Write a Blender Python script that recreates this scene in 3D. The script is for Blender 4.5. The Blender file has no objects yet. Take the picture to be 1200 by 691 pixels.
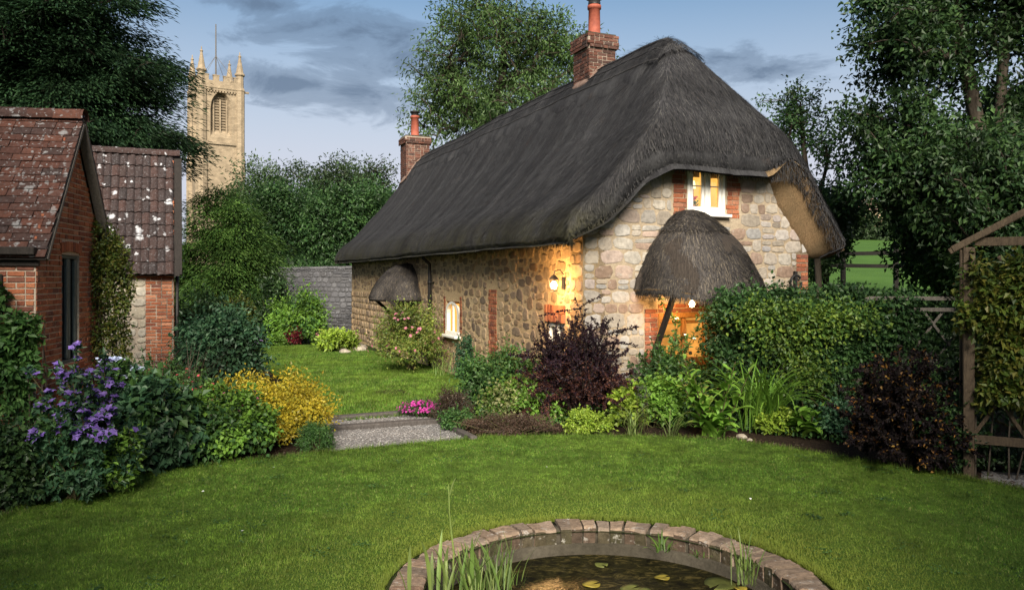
import bpy, bmesh, math, random
import numpy as np
rng = np.random.default_rng(11)
random.seed(5)
R = math.radians
C = bpy.context.scene.collection
F, HZ, EYE = 930.0, 326.0, 2.2            # focal length and horizon row measured on the photograph, eye height


def gp(px, py, z=0.0):                    # a spot on the ground as surveyed from the photograph
    Y = F * (EYE - z) / (py - HZ)
    return ((px - 600) / F * Y, Y, z)


def at(px, py, Y):
    return ((px - 600) / F * Y, Y, EYE + (HZ - py) / F * Y)


# ------------------------------------------------------------------ mesh builder
class MB:
    def __init__(s):
        s.V = []; s.Q = []; s.T = []; s.n = 0; s.UV = []; s.qm = []; s.tm = []

    def add(s, V, Fa, uv=None, mi=0, M=None):
        V = np.asarray(V, dtype=np.float64).reshape(-1, 3)
        if M is not None:
            V = V @ M[0].T + M[1]
        Fa = np.asarray(Fa, dtype=np.int64)
        if Fa.size:
            if Fa.shape[1] == 4:
                s.Q.append(Fa + s.n); s.qm.append(np.full(len(Fa), mi))
            else:
                s.T.append(Fa + s.n); s.tm.append(np.full(len(Fa), mi))
        s.V.append(V); s.UV.append(np.zeros((len(V), 2)) if uv is None else np.asarray(uv, dtype=np.float64))
        s.n += len(V)

    def box(s, c, d, mi=0, rot=None, jit=0.0):
        x, y, z = np.array(d) / 2
        V = np.array([[-x, -y, -z], [x, -y, -z], [x, y, -z], [-x, y, -z], [-x, -y, z], [x, -y, z], [x, y, z], [-x, y, z]])
        if jit: V = V + rng.uniform(-jit, jit, V.shape)
        if rot is not None: V = V @ rot.T
        s.add(V + np.array(c), BOXF, mi=mi)

    def bevbox(s, c, d, b=0.01, mi=0, rot=None, jit=0.0):     # box with its edges cut at 45 degrees
        hx, hy, hz = np.array(d) / 2
        V = []
        for sx in (-1, 1):
            for sy in (-1, 1):
                for sz in (-1, 1):
                    V += [[sx * hx, sy * (hy - b), sz * (hz - b)], [sx * (hx - b), sy * hy, sz * (hz - b)], [sx * (hx - b), sy * (hy - b), sz * hz]]
        V = np.array(V)
        if jit:
            V = V + np.repeat(rng.uniform(-jit, jit, (8, 3)), 3, axis=0)
        if rot is not None: V = V @ rot.T
        i = lambda sx, sy, sz, k: ((sx > 0) * 4 + (sy > 0) * 2 + (sz > 0)) * 3 + k
        q = []; t = []
        for k in (0, 1, 2):
            a, bb = [(1, 2), (2, 0), (0, 1)][k]
            for sg in (-1, 1):
                cs = []
                for (u, v) in ((-1, -1), (1, -1), (1, 1), (-1, 1)):
                    p = [0, 0, 0]; p[k] = sg; p[a] = u; p[bb] = v
                    cs.append(i(*p, k))
                q.append(cs if sg > 0 else cs[::-1])
        for k in (0, 1, 2):
            a, bb = [(1, 2), (2, 0), (0, 1)][k]
            for u in (-1, 1):
                for v in (-1, 1):
                    p0 = [0, 0, 0]; p0[k] = -1; p0[a] = u; p0[bb] = v
                    p1 = list(p0); p1[k] = 1
                    f = [i(*p0, a), i(*p1, a), i(*p1, bb), i(*p0, bb)]
                    q.append(f if u * v > 0 else f[::-1])
        for sx in (-1, 1):
            for sy in (-1, 1):
                for sz in (-1, 1):
                    f = [i(sx, sy, sz, 0), i(sx, sy, sz, 1), i(sx, sy, sz, 2)]
                    t.append(f if sx * sy * sz > 0 else f[::-1])
        n0 = s.n
        s.add(V + np.array(c), q, mi=mi)
        s.T.append(np.array(t) + n0); s.tm.append(np.full(len(t), mi))

    def bar(s, p0, p1, w, t, mi=0, up=(0, 0, 1), b=0.004):     # squared timber from p0 to p1
        p0 = np.array(p0, float); p1 = np.array(p1, float)
        d = p1 - p0; L = np.linalg.norm(d); d = d / L
        up = np.array(up, float)
        sd = np.cross(d, up); sd /= np.linalg.norm(sd); u2 = np.cross(sd, d)
        s.bevbox((p0 + p1) / 2, (L, w, t), b, mi, np.stack([d, sd, u2], axis=1))

    def tube(s, P, r, k=8, mi=0, cap=True):
        P = np.asarray(P, float); n = len(P)
        r = np.full(n, r) if np.isscalar(r) else np.asarray(r, float)
        T = np.gradient(P, axis=0); T /= np.linalg.norm(T, axis=1, keepdims=True) + 1e-9
        a = np.array([0, 0, 1.0]) if abs(T[0, 2]) < .9 else np.array([1.0, 0, 0])
        A = np.cross(T, a); A /= np.linalg.norm(A, axis=1, keepdims=True) + 1e-9
        B = np.cross(T, A)
        th = np.arange(k) / k * 2 * math.pi
        V = P[:, None, :] + r[:, None, None] * (np.cos(th)[None, :, None] * A[:, None, :] + np.sin(th)[None, :, None] * B[:, None, :])
        idx = np.arange(n * k).reshape(n, k)
        q = np.stack([idx[:-1], np.roll(idx[:-1], -1, 1), np.roll(idx[1:], -1, 1), idx[1:]], -1).reshape(-1, 4)
        n0 = s.n
        s.add(V.reshape(-1, 3), q, mi=mi)
        if cap:
            for row, fl in ((0, 1), (n - 1, 0)):
                t = [[idx[row, 0], idx[row, j], idx[row, j + 1]] for j in range(1, k - 1)]
                t = np.array(t) + n0
                s.T.append(t[:, ::-1] if fl else t); s.tm.append(np.full(len(t), mi))

    def lathe(s, prof, c=(0, 0, 0), k=16, mi=0):               # prof = [(r, z)]
        prof = np.array(prof, float); th = np.arange(k) / k * 2 * math.pi
        V = np.stack([prof[:, None, 0] * np.cos(th), prof[:, None, 0] * np.sin(th), np.repeat(prof[:, 1:2], k, 1)], -1)
        idx = np.arange(len(prof) * k).reshape(len(prof), k)
        q = np.stack([idx[:-1], np.roll(idx[:-1], -1, 1), np.roll(idx[1:], -1, 1), idx[1:]], -1).reshape(-1, 4)
        s.add(V.reshape(-1, 3) + np.array(c), q, mi=mi)

    def grid(s, V, uv=None, mi=0, flip=False, closed_u=False):  # V (nu, nv, 3)
        nu, nv = V.shape[:2]
        idx = np.arange(nu * nv).reshape(nu, nv)
        if closed_u: idx = np.concatenate([idx, idx[:1]], 0)
        q = np.stack([idx[:-1, :-1], idx[1:, :-1], idx[1:, 1:], idx[:-1, 1:]], -1).reshape(-1, 4)
        if flip: q = q[:, ::-1]
        s.add(V.reshape(-1, 3), q, None if uv is None else uv.reshape(-1, 2), mi)

    def poly(s, P, z0, z1, mi=0):                              # a closed outline as a prism, fan topped
        P = np.asarray(P, float); n = len(P); c = P.mean(0)
        V = np.concatenate([np.c_[P, np.full(n, z0)], np.c_[P, np.full(n, z1)], [[c[0], c[1], z1]]])
        i = np.arange(n); j = (i + 1) % n
        n0 = s.n
        s.add(V, np.stack([i, j, j + n, i + n], -1), mi=mi)
        t = np.stack([i + n, j + n, np.full(n, 2 * n)], -1)
        s.T.append(t + n0); s.tm.append(np.full(n, mi))

    def build(s, name, mats, parent=None, smooth=False, loc=None):
        me = bpy.data.meshes.new(name)
        V = np.concatenate(s.V) if s.V else np.zeros((0, 3))
        Q = np.concatenate(s.Q) if s.Q else np.zeros((0, 4), int)
        T = np.concatenate(s.T) if s.T else np.zeros((0, 3), int)
        me.vertices.add(len(V)); me.vertices.foreach_set('co', V.astype(np.float32).ravel())
        li = np.concatenate([Q.ravel(), T.ravel()]).astype(np.int32)
        me.loops.add(len(li)); me.loops.foreach_set('vertex_index', li)
        me.polygons.add(len(Q) + len(T))
        st = np.concatenate([np.arange(len(Q)) * 4, len(Q) * 4 + np.arange(len(T)) * 3]).astype(np.int32)
        me.polygons.foreach_set('loop_start', st)
        mi = np.concatenate([np.concatenate(s.qm) if s.qm else np.zeros(0, int), np.concatenate(s.tm) if s.tm else np.zeros(0, int)])
        if not isinstance(mats, (list, tuple)): mats = [mats]
        for m in mats: me.materials.append(m)
        me.polygons.foreach_set('material_index', mi.astype(np.int32))
        me.polygons.foreach_set('use_smooth', np.full(len(Q) + len(T), bool(smooth)))
        UV = np.concatenate(s.UV) if s.UV else np.zeros((0, 2))
        if np.any(UV):
            ul = me.uv_layers.new(name='UVMap')
            ul.data.foreach_set('uv', UV[li].astype(np.float32).ravel())
        me.update(calc_edges=True)
        me.validate()
        o = bpy.data.objects.new(name, me); C.objects.link(o)
        if parent is not None: o.parent = parent
        if loc is not None: o.location = loc
        return o


BOXF = np.array([[3, 2, 1, 0], [4, 5, 6, 7], [0, 1, 5, 4], [1, 2, 6, 5], [2, 3, 7, 6], [3, 0, 4, 7]])


def rz(a):
    c, s = math.cos(a), math.sin(a)
    return np.array([[c, -s, 0], [s, c, 0], [0, 0, 1.0]])


def tag(o, label=None, cat=None, group=None, kind=None):
    if label: o['label'] = label
    if cat: o['category'] = cat
    if group: o['group'] = group
    if kind: o['kind'] = kind
    return o


def thing(name, label, cat, loc=(0, 0, 0), rot=0.0, group=None):
    o = bpy.data.objects.new(name, None); C.objects.link(o)
    o.location = loc; o.rotation_euler = (0, 0, rot); o.empty_display_size = .1
    return tag(o, label, cat, group)


def unit(n):
    v = rng.normal(size=(n, 3)); return v / (np.linalg.norm(v, axis=1, keepdims=True) + 1e-9)


def norm(v):
    return v / (np.linalg.norm(v, axis=-1, keepdims=True) + 1e-9)


# smooth value noise in numpy
_pt = rng.uniform(-1, 1, (32, 32, 32))
def vnoise(P, sc=1.0):
    P = np.asarray(P, float) * sc
    i = np.floor(P).astype(int); f = P - i; f = f * f * (3 - 2 * f)
    g = lambda a, b, c: _pt[(i[..., 0] + a) % 32, (i[..., 1] + b) % 32, (i[..., 2] + c) % 32]
    x, y, z = f[..., 0], f[..., 1], f[..., 2]
    l = lambda a, b, t: a + (b - a) * t
    return l(l(l(g(0, 0, 0), g(1, 0, 0), x), l(g(0, 1, 0), g(1, 1, 0), x), y), l(l(g(0, 0, 1), g(1, 0, 1), x), l(g(0, 1, 1), g(1, 1, 1), x), y), z)


# ------------------------------------------------------------------ materials
class G:
    def __init__(s, name):
        s.m = bpy.data.materials.new(name); s.m.use_nodes = True
        s.nt = s.m.node_tree; s.nt.nodes.clear()
        s.out = s.nt.nodes.new('ShaderNodeOutputMaterial')

    def n(s, typ, inp=None, **props):
        nd = s.nt.nodes.new('ShaderNode' + typ)
        for k, v in props.items(): setattr(nd, k, v)
        for k, v in (inp or {}).items():
            sk = nd.inputs[k]
            if isinstance(v, bpy.types.NodeSocket): s.nt.links.new(v, sk)
            elif isinstance(v, bpy.types.Node): s.nt.links.new(v.outputs[0], sk)
            else: sk.default_value = v if not (isinstance(v, tuple) and len(v) == 3 and sk.type == 'RGBA') else (*v, 1)
        return nd

    def ramp(s, fac, stops, interp='LINEAR'):
        nd = s.nt.nodes.new('ShaderNodeValToRGB'); e = nd.color_ramp.elements
        nd.color_ramp.interpolation = interp
        while len(e) < len(stops): e.new(.5)
        for el, (p, c) in zip(e, stops):
            el.position = p; el.color = (*c, 1) if not np.isscalar(c) else (c, c, c, 1)
        s.nt.links.new(fac.outputs[0] if isinstance(fac, bpy.types.Node) else fac, nd.inputs[0])
        return nd.outputs[0]

    def mix(s, f, a, b, mode='MIX'):
        nd = s.nt.nodes.new('ShaderNodeMix'); nd.data_type = 'RGBA'; nd.blend_type = mode; nd.clamp_factor = True
        for k, v in ((0, f), (6, a), (7, b)):
            if isinstance(v, bpy.types.NodeSocket): s.nt.links.new(v, nd.inputs[k])
            elif isinstance(v, bpy.types.Node): s.nt.links.new(v.outputs[0], nd.inputs[k])
            elif k == 0: nd.inputs[k].default_value = v
            else: nd.inputs[k].default_value = (*v, 1) if isinstance(v, tuple) else (v, v, v, 1)
        return nd.outputs[2]

    def math(s, op, a, b=0.0):
        nd = s.nt.nodes.new('ShaderNodeMath'); nd.operation = op
        for k, v in ((0, a), (1, b)):
            if isinstance(v, (bpy.types.NodeSocket,)): s.nt.links.new(v, nd.inputs[k])
            elif isinstance(v, bpy.types.Node): s.nt.links.new(v.outputs[0], nd.inputs[k])
            else: nd.inputs[k].default_value = v
        return nd.outputs[0]

    def noise(s, sc, det=4, vec=None, rough=.6, dist=0.0):
        i = {'Scale': sc, 'Detail': det, 'Roughness': rough, 'Distortion': dist}
        if vec is not None: i['Vector'] = vec
        return s.n('TexNoise', i).outputs[0]

    def pos(s): return s.n('NewGeometry').outputs['Position']
    def obj(s): return s.n('TexCoord').outputs['Object']
    def uv(s): return s.n('TexCoord').outputs['UV']
    def isl(s): return s.n('NewGeometry').outputs['Random Per Island']

    def scaled(s, vec, sc, loc=(0, 0, 0)):
        return s.n('Mapping', {'Vector': vec, 'Scale': sc, 'Location': loc}).outputs[0]

    def bump(s, h, st=.5, d=.02):
        return s.n('Bump', {'Height': h, 'Strength': st, 'Distance': d}).outputs[0]

    def done(s, col, rough=.8, bump=None, metal=0.0, spec=.3, transl=0.0, **kw):
        i = {'Base Color': col, 'Roughness': rough, 'Metallic': metal, 'Specular IOR Level': spec}
        if bump is not None: i['Normal'] = bump
        i.update(kw)
        p = s.n('BsdfPrincipled', i).outputs[0]
        if transl:
            t = s.n('BsdfTranslucent', {'Color': col}).outputs[0]
            p = s.n('MixShader', {0: transl, 1: p, 2: t}).outputs[0]
        s.nt.links.new(p, s.out.inputs[0])
        return s.m


def leaf_mat(name, cols, rough=.5, transl=.3, spec=.35, patch=1.2):
    g = G(name)
    r = g.isl()
    k = len(cols)
    c = g.ramp(r, [(i / (k - 1), cc) for i, cc in enumerate(cols)])
    nz = g.noise(patch, 2, g.pos())
    v = g.ramp(nz, [(.32, .55), (.68, 1.45)])
    c = g.mix(1.0, c, v, 'MULTIPLY')
    return g.done(c, rough, spec=spec, transl=transl)


def bark_mat(name, a, b):
    g = G(name)
    nz = g.noise(9, 6, g.scaled(g.obj(), (1, 1, .25)))
    return g.done(g.ramp(nz, [(.3, a), (.7, b)]), .9, g.bump(nz, .8, .03), spec=.1)


def stone_mat(name, cols, lichen=None, sc=14, bump=.6, dark=.75, cluster=0.0):
    g = G(name)
    r = g.isl(); k = len(cols)
    c = g.ramp(r, [(i / (k - 1), cc) for i, cc in enumerate(cols)])
    p = g.obj()
    n1 = g.noise(sc, 8, p, .65)
    c = g.mix(1.0, c, g.ramp(n1, [(.25, dark * .8), (.75, 1.25)]), 'MULTIPLY')
    n3 = g.noise(.9, 3, p)
    c = g.mix(1.0, c, g.ramp(n3, [(.3, .78), (.7, 1.15)]), 'MULTIPLY')
    if lichen:
        n2 = g.noise(sc * .55, 5, p, .7)
        c = g.mix(g.ramp(n2, [(.58, 0.0), (.68, .75)]), c, lichen)
    return g.done(c, .92, g.bump(n1, bump, .02), spec=.15)


M = {}
def mats():
    # walls
    M['gable_stone'] = stone_mat('gable_stone', [(.17, .145, .12), (.28, .245, .20), (.22, .215, .21), (.36, .325, .275), (.29, .24, .185), (.38, .365, .345), (.18, .12, .085), (.34, .26, .215), (.26, .25, .25)], (.33, .31, .27))
    M['rubble'] = stone_mat('rubble', [(.17, .12, .08), (.31, .22, .13), (.22, .165, .12), (.42, .31, .19), (.25, .165, .10), (.36, .27, .17), (.14, .105, .08), (.32, .24, .155)], None)
    M['shed_stone'] = stone_mat('shed_stone', [(.35, .32, .27), (.42, .38, .30), (.30, .26, .2), (.45, .42, .36)], (.5, .49, .45))
    M['grey_stone'] = stone_mat('grey_stone', [(.075, .075, .082), (.12, .12, .13), (.09, .088, .092), (.15, .15, .16)], (.24, .25, .27))
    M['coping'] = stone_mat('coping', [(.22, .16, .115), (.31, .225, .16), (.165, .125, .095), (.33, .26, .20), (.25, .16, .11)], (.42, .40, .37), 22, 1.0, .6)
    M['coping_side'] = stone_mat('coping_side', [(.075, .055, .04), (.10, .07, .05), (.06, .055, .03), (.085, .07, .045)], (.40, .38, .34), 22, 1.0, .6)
    M['rock'] = stone_mat('rock', [(.3, .25, .2), (.36, .32, .26)], (.4, .38, .33), 10)
    M['brick'] = stone_mat('brick', [(.26, .085, .043), (.34, .12, .06), (.19, .065, .04), (.38, .155, .08), (.29, .10, .055), (.14, .06, .045), (.42, .19, .11)], None, 30, .5)
    M['chimney_brick'] = stone_mat('chimney_brick', [(.09, .04, .03), (.14, .058, .04), (.06, .036, .03), (.17, .08, .058), (.05, .036, .033)], (.2, .19, .17), 30, .5)
    def mortar(name, a, b):
        g = G(name); p = g.obj(); n1 = g.noise(22, 8, p, .7); n2 = g.noise(1.3, 4, p)
        c = g.mix(g.ramp(n2, [(.35, 0.0), (.65, 1.0)]), a, b)
        c = g.mix(1.0, c, g.ramp(n1, [(.3, .7), (.7, 1.2)]), 'MULTIPLY')
        return g.done(c, .95, g.bump(n1, .8, .02), spec=.1)
    M['mortar_pale'] = mortar('mortar_pale', (.36, .295, .215), (.28, .22, .15))
    M['mortar_tan'] = mortar('mortar_tan', (.50, .375, .225), (.41, .295, .17))
    M['mortar_grey'] = mortar('mortar_grey', (.42, .36, .29), (.30, .25, .20))
    M['mortar_dark'] = mortar('mortar_dark', (.07, .07, .074), (.10, .10, .105))
    M['concrete'] = mortar('concrete', (.075, .066, .05), (.042, .037, .027))
    M['plaster'] = mortar('plaster', (.5, .4, .27), (.45, .34, .22))
    # roofs
    def tile(name, cols, lich, spots):
        g = G(name); r = g.isl(); k = len(cols)
        c = g.ramp(r, [(i / (k - 1), cc) for i, cc in enumerate(cols)]); p = g.obj()
        n1 = g.noise(16, 6, p); c = g.mix(1.0, c, g.ramp(n1, [(.3, .65), (.75, 1.3)]), 'MULTIPLY')
        wp = g.n('VectorMath', {0: p, 1: g.n('VectorMath', {0: g.n('TexNoise', {'Vector': p, 'Scale': 14.0, 'Detail': 4.0}).outputs['Color'], 1: (.10, .10, .10)}, operation='MULTIPLY').outputs[0]}, operation='ADD').outputs[0]
        msk = None
        for sc_, th, ra in spots:                               # round crusts of lichen in two sizes
            v = g.n('TexVoronoi', {'Vector': wp, 'Scale': sc_}); on = g.ramp(g.n('SeparateColor', {0: v.outputs['Color']}).outputs[0], [(th, 0.0), (th + .02, 1.0)])
            m_ = g.math('MULTIPLY', g.ramp(v.outputs['Distance'], [(ra, 1.0), (ra + .12, 0.0)]), on); msk = m_ if msk is None else g.math('MAXIMUM', msk, m_)
        g3 = g.noise(26, 5, p, .8); c = g.mix(g.ramp(g3, [(.56, 0.0), (.66, .45)]), c, tuple(x * .6 for x in lich)); c = g.mix(g.math('MULTIPLY', msk, g.ramp(g3, [(.3, .35), (.6, .95)])), c, lich)
        return g.done(c, .9, g.bump(n1, .7, .015), spec=.2)
    M['tile'] = tile('tile', [(.05, .023, .018), (.075, .031, .022), (.038, .021, .018), (.085, .036, .025), (.055, .028, .023), (.032, .022, .021)], (.19, .19, .195), ((5.0, .74, .22), (13.0, .74, .25), (24.0, .7, .25)))
    M['pantile'] = tile('pantile', [(.04, .028, .026), (.058, .034, .03), (.034, .027, .027), (.05, .034, .032)], (.5, .51, .54), ((3.6, .72, .20), (9.0, .86, .28)))
    g = G('thatch'); uv = g.uv()
    n1 = g.noise(1.0, 5, g.scaled(uv, (46, 5, 1)), .7)
    n2 = g.noise(1.0, 4, g.scaled(uv, (2.4, .28, 1)), .6)
    n3 = g.noise(1.0, 4, g.scaled(uv, (150, 14, 1)), .7)
    n4 = g.noise(3.0, 5, g.obj(), .7)
    c = g.ramp(n1, [(.25, (.016, .016, .018)), (.5, (.031, .031, .034)), (.75, (.060, .060, .062))])
    c = g.mix(g.ramp(n2, [(.42, 0.0), (.66, .75)]), c, (.070, .070, .073))
    c = g.mix(g.ramp(n2, [(.22, .55), (.42, 0.0)]), c, (.018, .015, .016))
    c = g.mix(g.ramp(n4, [(.6, 0.0), (.72, .35)]), c, (.06, .036, .024))
    c = g.mix(1.0, c, g.ramp(n3, [(.3, .6), (.7, 1.4)]), 'MULTIPLY')
    sep = g.n('SeparateXYZ', {0: uv}).outputs[1]
    zz = g.n('SeparateXYZ', {0: g.obj()}).outputs[2]; mz = g.math('MULTIPLY', g.ramp(g.math('MULTIPLY', zz, .2), [(.53, 1.0), (.70, 0.0)]), g.ramp(n4, [(.4, .0), (.65, .7)]))
    c = g.mix(g.math('MULTIPLY', mz, g.ramp(g.math('MULTIPLY', g.n('SeparateXYZ', {0: g.obj()}).outputs[0], .25), [(.12, 1.0), (.3, 0.0)])), c, (.068, .064, .03))
    h = g.math('ADD', g.math('MULTIPLY', n1, .6), g.math('MULTIPLY', n3, .5))
    M['thatch'] = g.done(c, .95, g.bump(h, .9, .05), spec=.08)
    g = G('thatch_cut'); n1 = g.noise(9, 6, g.scaled(g.obj(), (9, 1.2, 3)), .75, .6); n2 = g.noise(2.0, 3, g.obj())
    c = g.ramp(n1, [(.3, (.15, .095, .05)), (.7, (.40, .27, .15))]); c = g.mix(g.ramp(n2, [(.4, 0.0), (.7, .5)]), c, (.12, .10, .06))
    M['thatch_cut'] = g.done(c, .95, g.bump(n1, 1.0, .04), spec=.05)
    g = G('straw'); p = g.obj()
    c = g.ramp(g.isl(), [(0, (.019, .019, .021)), (.3, (.032, .032, .035)), (.6, (.045, .044, .047)), (.88, (.066, .065, .067)), (1, (.092, .089, .084))])
    n1 = g.noise(1.0, 4, g.scaled(p, (.25, 1.5, .25)), .65, .4); c = g.mix(1.0, c, g.ramp(n1, [(.3, .42), (.5, .9), (.72, 1.75)]), 'MULTIPLY')      # weathered streaks running down the slope
    n2 = g.noise(1.0, 5, g.scaled(p, (.6, 2.6, .4), (7, 3, 1)), .7); c = g.mix(g.ramp(n2, [(.63, 0.0), (.75, .35)]), c, (.055, .036, .028))
    n4 = g.noise(2.2, 4, p, .7); zz = g.n('SeparateXYZ', {0: p}).outputs[2]
    xx = g.n('SeparateXYZ', {0: p}).outputs[0]; ms = g.math('MULTIPLY', g.ramp(g.math('MULTIPLY', zz, .2), [(.54, 1.0), (.70, 0.0)]), g.ramp(n4, [(.35, .0), (.6, .8)]))
    c = g.mix(g.math('MULTIPLY', ms, g.ramp(g.math('MULTIPLY', xx, .25), [(.12, 1.0), (.3, 0.0)])), c, (.068, .064, .03))      # moss low on the shaded left eave
    M['straw'] = g.done(c, .85, spec=.1)
    M['straw_porch'] = leaf_mat('straw_porch', [(.027, .025, .025), (.044, .040, .039), (.066, .059, .054), (.024, .022, .022), (.13, .11, .085)], .8, 0.0, .1)
    g = G('thatch_porch'); uv = g.uv(); n1 = g.noise(1.0, 5, g.scaled(uv, (60, 4, 1)), .7)
    M['thatch_porch'] = g.done(g.ramp(n1, [(.25, (.032, .026, .024)), (.5, (.06, .05, .043)), (.78, (.115, .092, .075))]), .95, g.bump(n1, 1.0, .05), spec=.08)
    # timber, metal, paint
    def wood(name, a, b, rough=.7):
        g = G(name); n1 = g.noise(5, 6, g.scaled(g.obj(), (6, 6, 1.0)), .7, 1.2); n2 = g.noise(40, 3, g.obj())
        c = g.ramp(n1, [(.3, a), (.7, b)]); c = g.mix(1.0, c, g.ramp(n2, [(.3, .75), (.7, 1.15)]), 'MULTIPLY')
        return g.done(c, rough, g.bump(n1, .5, .01), spec=.2)
    M['old_wood'] = wood('old_wood', (.045, .033, .023), (.105, .078, .052), .85)
    M['grey_wood'] = wood('grey_wood', (.09, .08, .07), (.17, .155, .135), .85)
    M['dark_wood'] = wood('dark_wood', (.012, .010, .009), (.03, .025, .022))
    M['sleeper'] = wood('sleeper', (.05, .043, .038), (.11, .10, .095), .85)
    M['oak'] = wood('oak', (.26, .12, .035), (.42, .21, .07), .55)
    M['green_paint'] = wood('green_paint', (.085, .10, .093), (.11, .13, .12), .45)
    g = G('white_paint'); n = g.noise(12, 3, g.obj()); M['white_paint'] = g.done(g.ramp(n, [(.3, (.7, .68, .62)), (.7, (.82, .8, .75))]), .4)
    g = G('black_iron'); n = g.noise(30, 3, g.obj()); M['black_iron'] = g.done(g.ramp(n, [(.3, (.012, .012, .013)), (.7, (.03, .028, .027))]), .5, metal=.2)
    g = G('lead'); n = g.noise(8, 4, g.obj()); M['lead'] = g.done(g.ramp(n, [(.3, (.17, .11, .085)), (.7, (.24, .165, .13))]), .9, g.bump(n, .5, .02))
    g = G('terracotta'); n = g.noise(9, 5, g.obj()); M['terracotta'] = g.done(g.ramp(n, [(.3, (.22, .055, .035)), (.7, (.36, .1, .06))]), .7, g.bump(n, .3, .01))
    g = G('glass_dark'); M['glass_dark'] = g.done((.02, .024, .028), .06, spec=.6)
    def glow(name, c, s, var=0.0):
        g = G(name); i = {'Color': c, 'Strength': s}
        if var:
            n = g.noise(4, 2, g.obj()); i['Color'] = g.ramp(n, [(.35, tuple(x * (1 - var) for x in c)), (.65, c)])
        g.nt.links.new(g.n('Emission', i).outputs[0], g.out.inputs[0]); return g.m
    M['lit_room'] = glow('lit_room', (1.0, .50, .095), .85, .22); M['lit_small'] = glow('lit_small', (1.0, .45, .085), .75, .1)
    M['lit_shade'] = glow('lit_shade', (1.0, .72, .32), 1.6)
    M['lit_door'] = glow('lit_door', (1.0, .42, .08), .55, .45)
    M['bulb'] = glow('bulb', (1.0, .76, .38), 14.0)
    g = G('window_glass')
    tr = g.n('BsdfTransparent', {'Color': (1, 1, 1)}).outputs[0]; gl = g.n('BsdfGlossy', {'Roughness': .03, 'Color': (.9, .9, .9)}).outputs[0]
    g.nt.links.new(g.n('MixShader', {0: .08, 1: tr, 2: gl}).outputs[0], g.out.inputs[0]); M['window_glass'] = g.m
    # ground
    g = G('soil'); p = g.obj(); n1 = g.noise(18, 8, p, .7); n2 = g.noise(60, 3, p)
    c = g.ramp(n1, [(.3, (.018, .012, .008)), (.6, (.05, .034, .023)), (.8, (.11, .08, .055))])
    M['soil'] = g.done(c, .95, g.bump(g.math('ADD', n1, n2), 1.0, .05), spec=.1)
    g = G('gravel'); p = g.obj(); v = g.n('TexVoronoi', {'Scale': 45.0, 'Vector': p}); n1 = g.noise(2, 3, p)
    c = g.ramp(v.outputs['Color'], [(0, (.11, .105, .10)), (.5, (.225, .215, .21)), (1, (.36, .35, .345))])
    c = g.mix(1.0, c, g.ramp(n1, [(.3, .7), (.7, 1.1)]), 'MULTIPLY')
    M['gravel'] = g.done(c, .9, g.bump(v.outputs['Distance'], 1.0, .02), spec=.2)
    M['pebble'] = stone_mat('pebble', [(.12, .115, .112), (.26, .25, .245), (.18, .17, .165), (.38, .37, .36)], None, 30, .3)
    def turf(name, a, b, cc):
        g = G(name); p = g.obj(); n1 = g.noise(.7, 4, p); n2 = g.noise(25, 5, p, .7)
        c = g.mix(g.ramp(n1, [(.35, 0.0), (.65, 1.0)]), a, b); c = g.mix(g.ramp(n2, [(.5, 0.0), (.8, .7)]), c, cc)
        return g.done(c, .9, g.bump(n2, 1.0, .03), spec=.1)
    M['turf'] = turf('turf', (.05, .10, .014), (.075, .13, .018), (.09, .11, .03))
    M['field'] = turf('field', (.05, .11, .02), (.065, .135, .026), (.085, .12, .035))
    M['wild_ground'] = turf('wild_ground', (.025, .04, .012), (.035, .045, .015), (.05, .04, .02))
    g = G('grass_blade'); r = g.isl(); p = g.pos()
    c = g.ramp(r, [(0, (.038, .10, .013)), (.35, (.074, .165, .019)), (.7, (.11, .205, .026)), (.9, (.16, .22, .04)), (1, (.26, .25, .10))])
    n1 = g.noise(.55, 3, p); n2 = g.noise(2.6, 3, p)
    c = g.mix(g.ramp(n1, [(.4, 0.0), (.62, .55)]), c, (.125, .195, .024)); c = g.mix(1.0, c, g.ramp(n2, [(.3, .5), (.7, 1.42)]), 'MULTIPLY')
    n3 = g.noise(13.0, 4, p, .7); c = g.mix(1.0, c, g.ramp(n3, [(.3, .42), (.68, 1.55)]), 'MULTIPLY')
    n4 = g.noise(5.0, 5, p, .75); c = g.mix(g.ramp(n4, [(.6, 0.0), (.72, .28)]), c, (.20, .19, .055))
    dv = g.n('VectorMath', {0: p, 1: (.68, 5.6, 0.0)}, operation='DISTANCE').outputs['Value']          # drier turf round the pond rim, with lawn light painted into the colour
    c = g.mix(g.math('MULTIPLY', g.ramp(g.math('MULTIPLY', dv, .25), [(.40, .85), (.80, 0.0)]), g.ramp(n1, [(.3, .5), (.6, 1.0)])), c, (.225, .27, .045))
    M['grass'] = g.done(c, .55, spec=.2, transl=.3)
    g = G('pond_water'); p = g.obj()
    n1 = g.noise(6.5, 7, g.scaled(p, (1, 1.6, 1)), .75, 1.2); n2 = g.noise(9, 4, p, .6)
    c = g.ramp(n1, [(.40, (.005, .005, .003)), (.54, (.02, .018, .006)), (.64, (.075, .058, .02)), (.76, (.15, .12, .04))])
    M['water'] = g.done(c, .2, g.bump(n2, .25, .02), spec=.03)
    # foliage
    L = lambda nm, *c, **k: M.__setitem__(nm, leaf_mat(nm, list(c), **k))
    L('yew', (.010, .028, .014), (.02, .05, .021), (.037, .08, .03), (.014, .037, .017), patch=.6)
    L('dark_leaf', (.011, .030, .011), (.023, .057, .017), (.05, .098, .025), (.016, .04, .014), patch=.8)
    L('ash_leaf', (.035, .075, .018), (.055, .105, .026), (.085, .15, .04), (.045, .09, .026), patch=.5)
    L('hedge_leaf', (.018, .05, .017), (.032, .08, .023), (.058, .12, .032), (.022, .06, .019), patch=.8)
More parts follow.
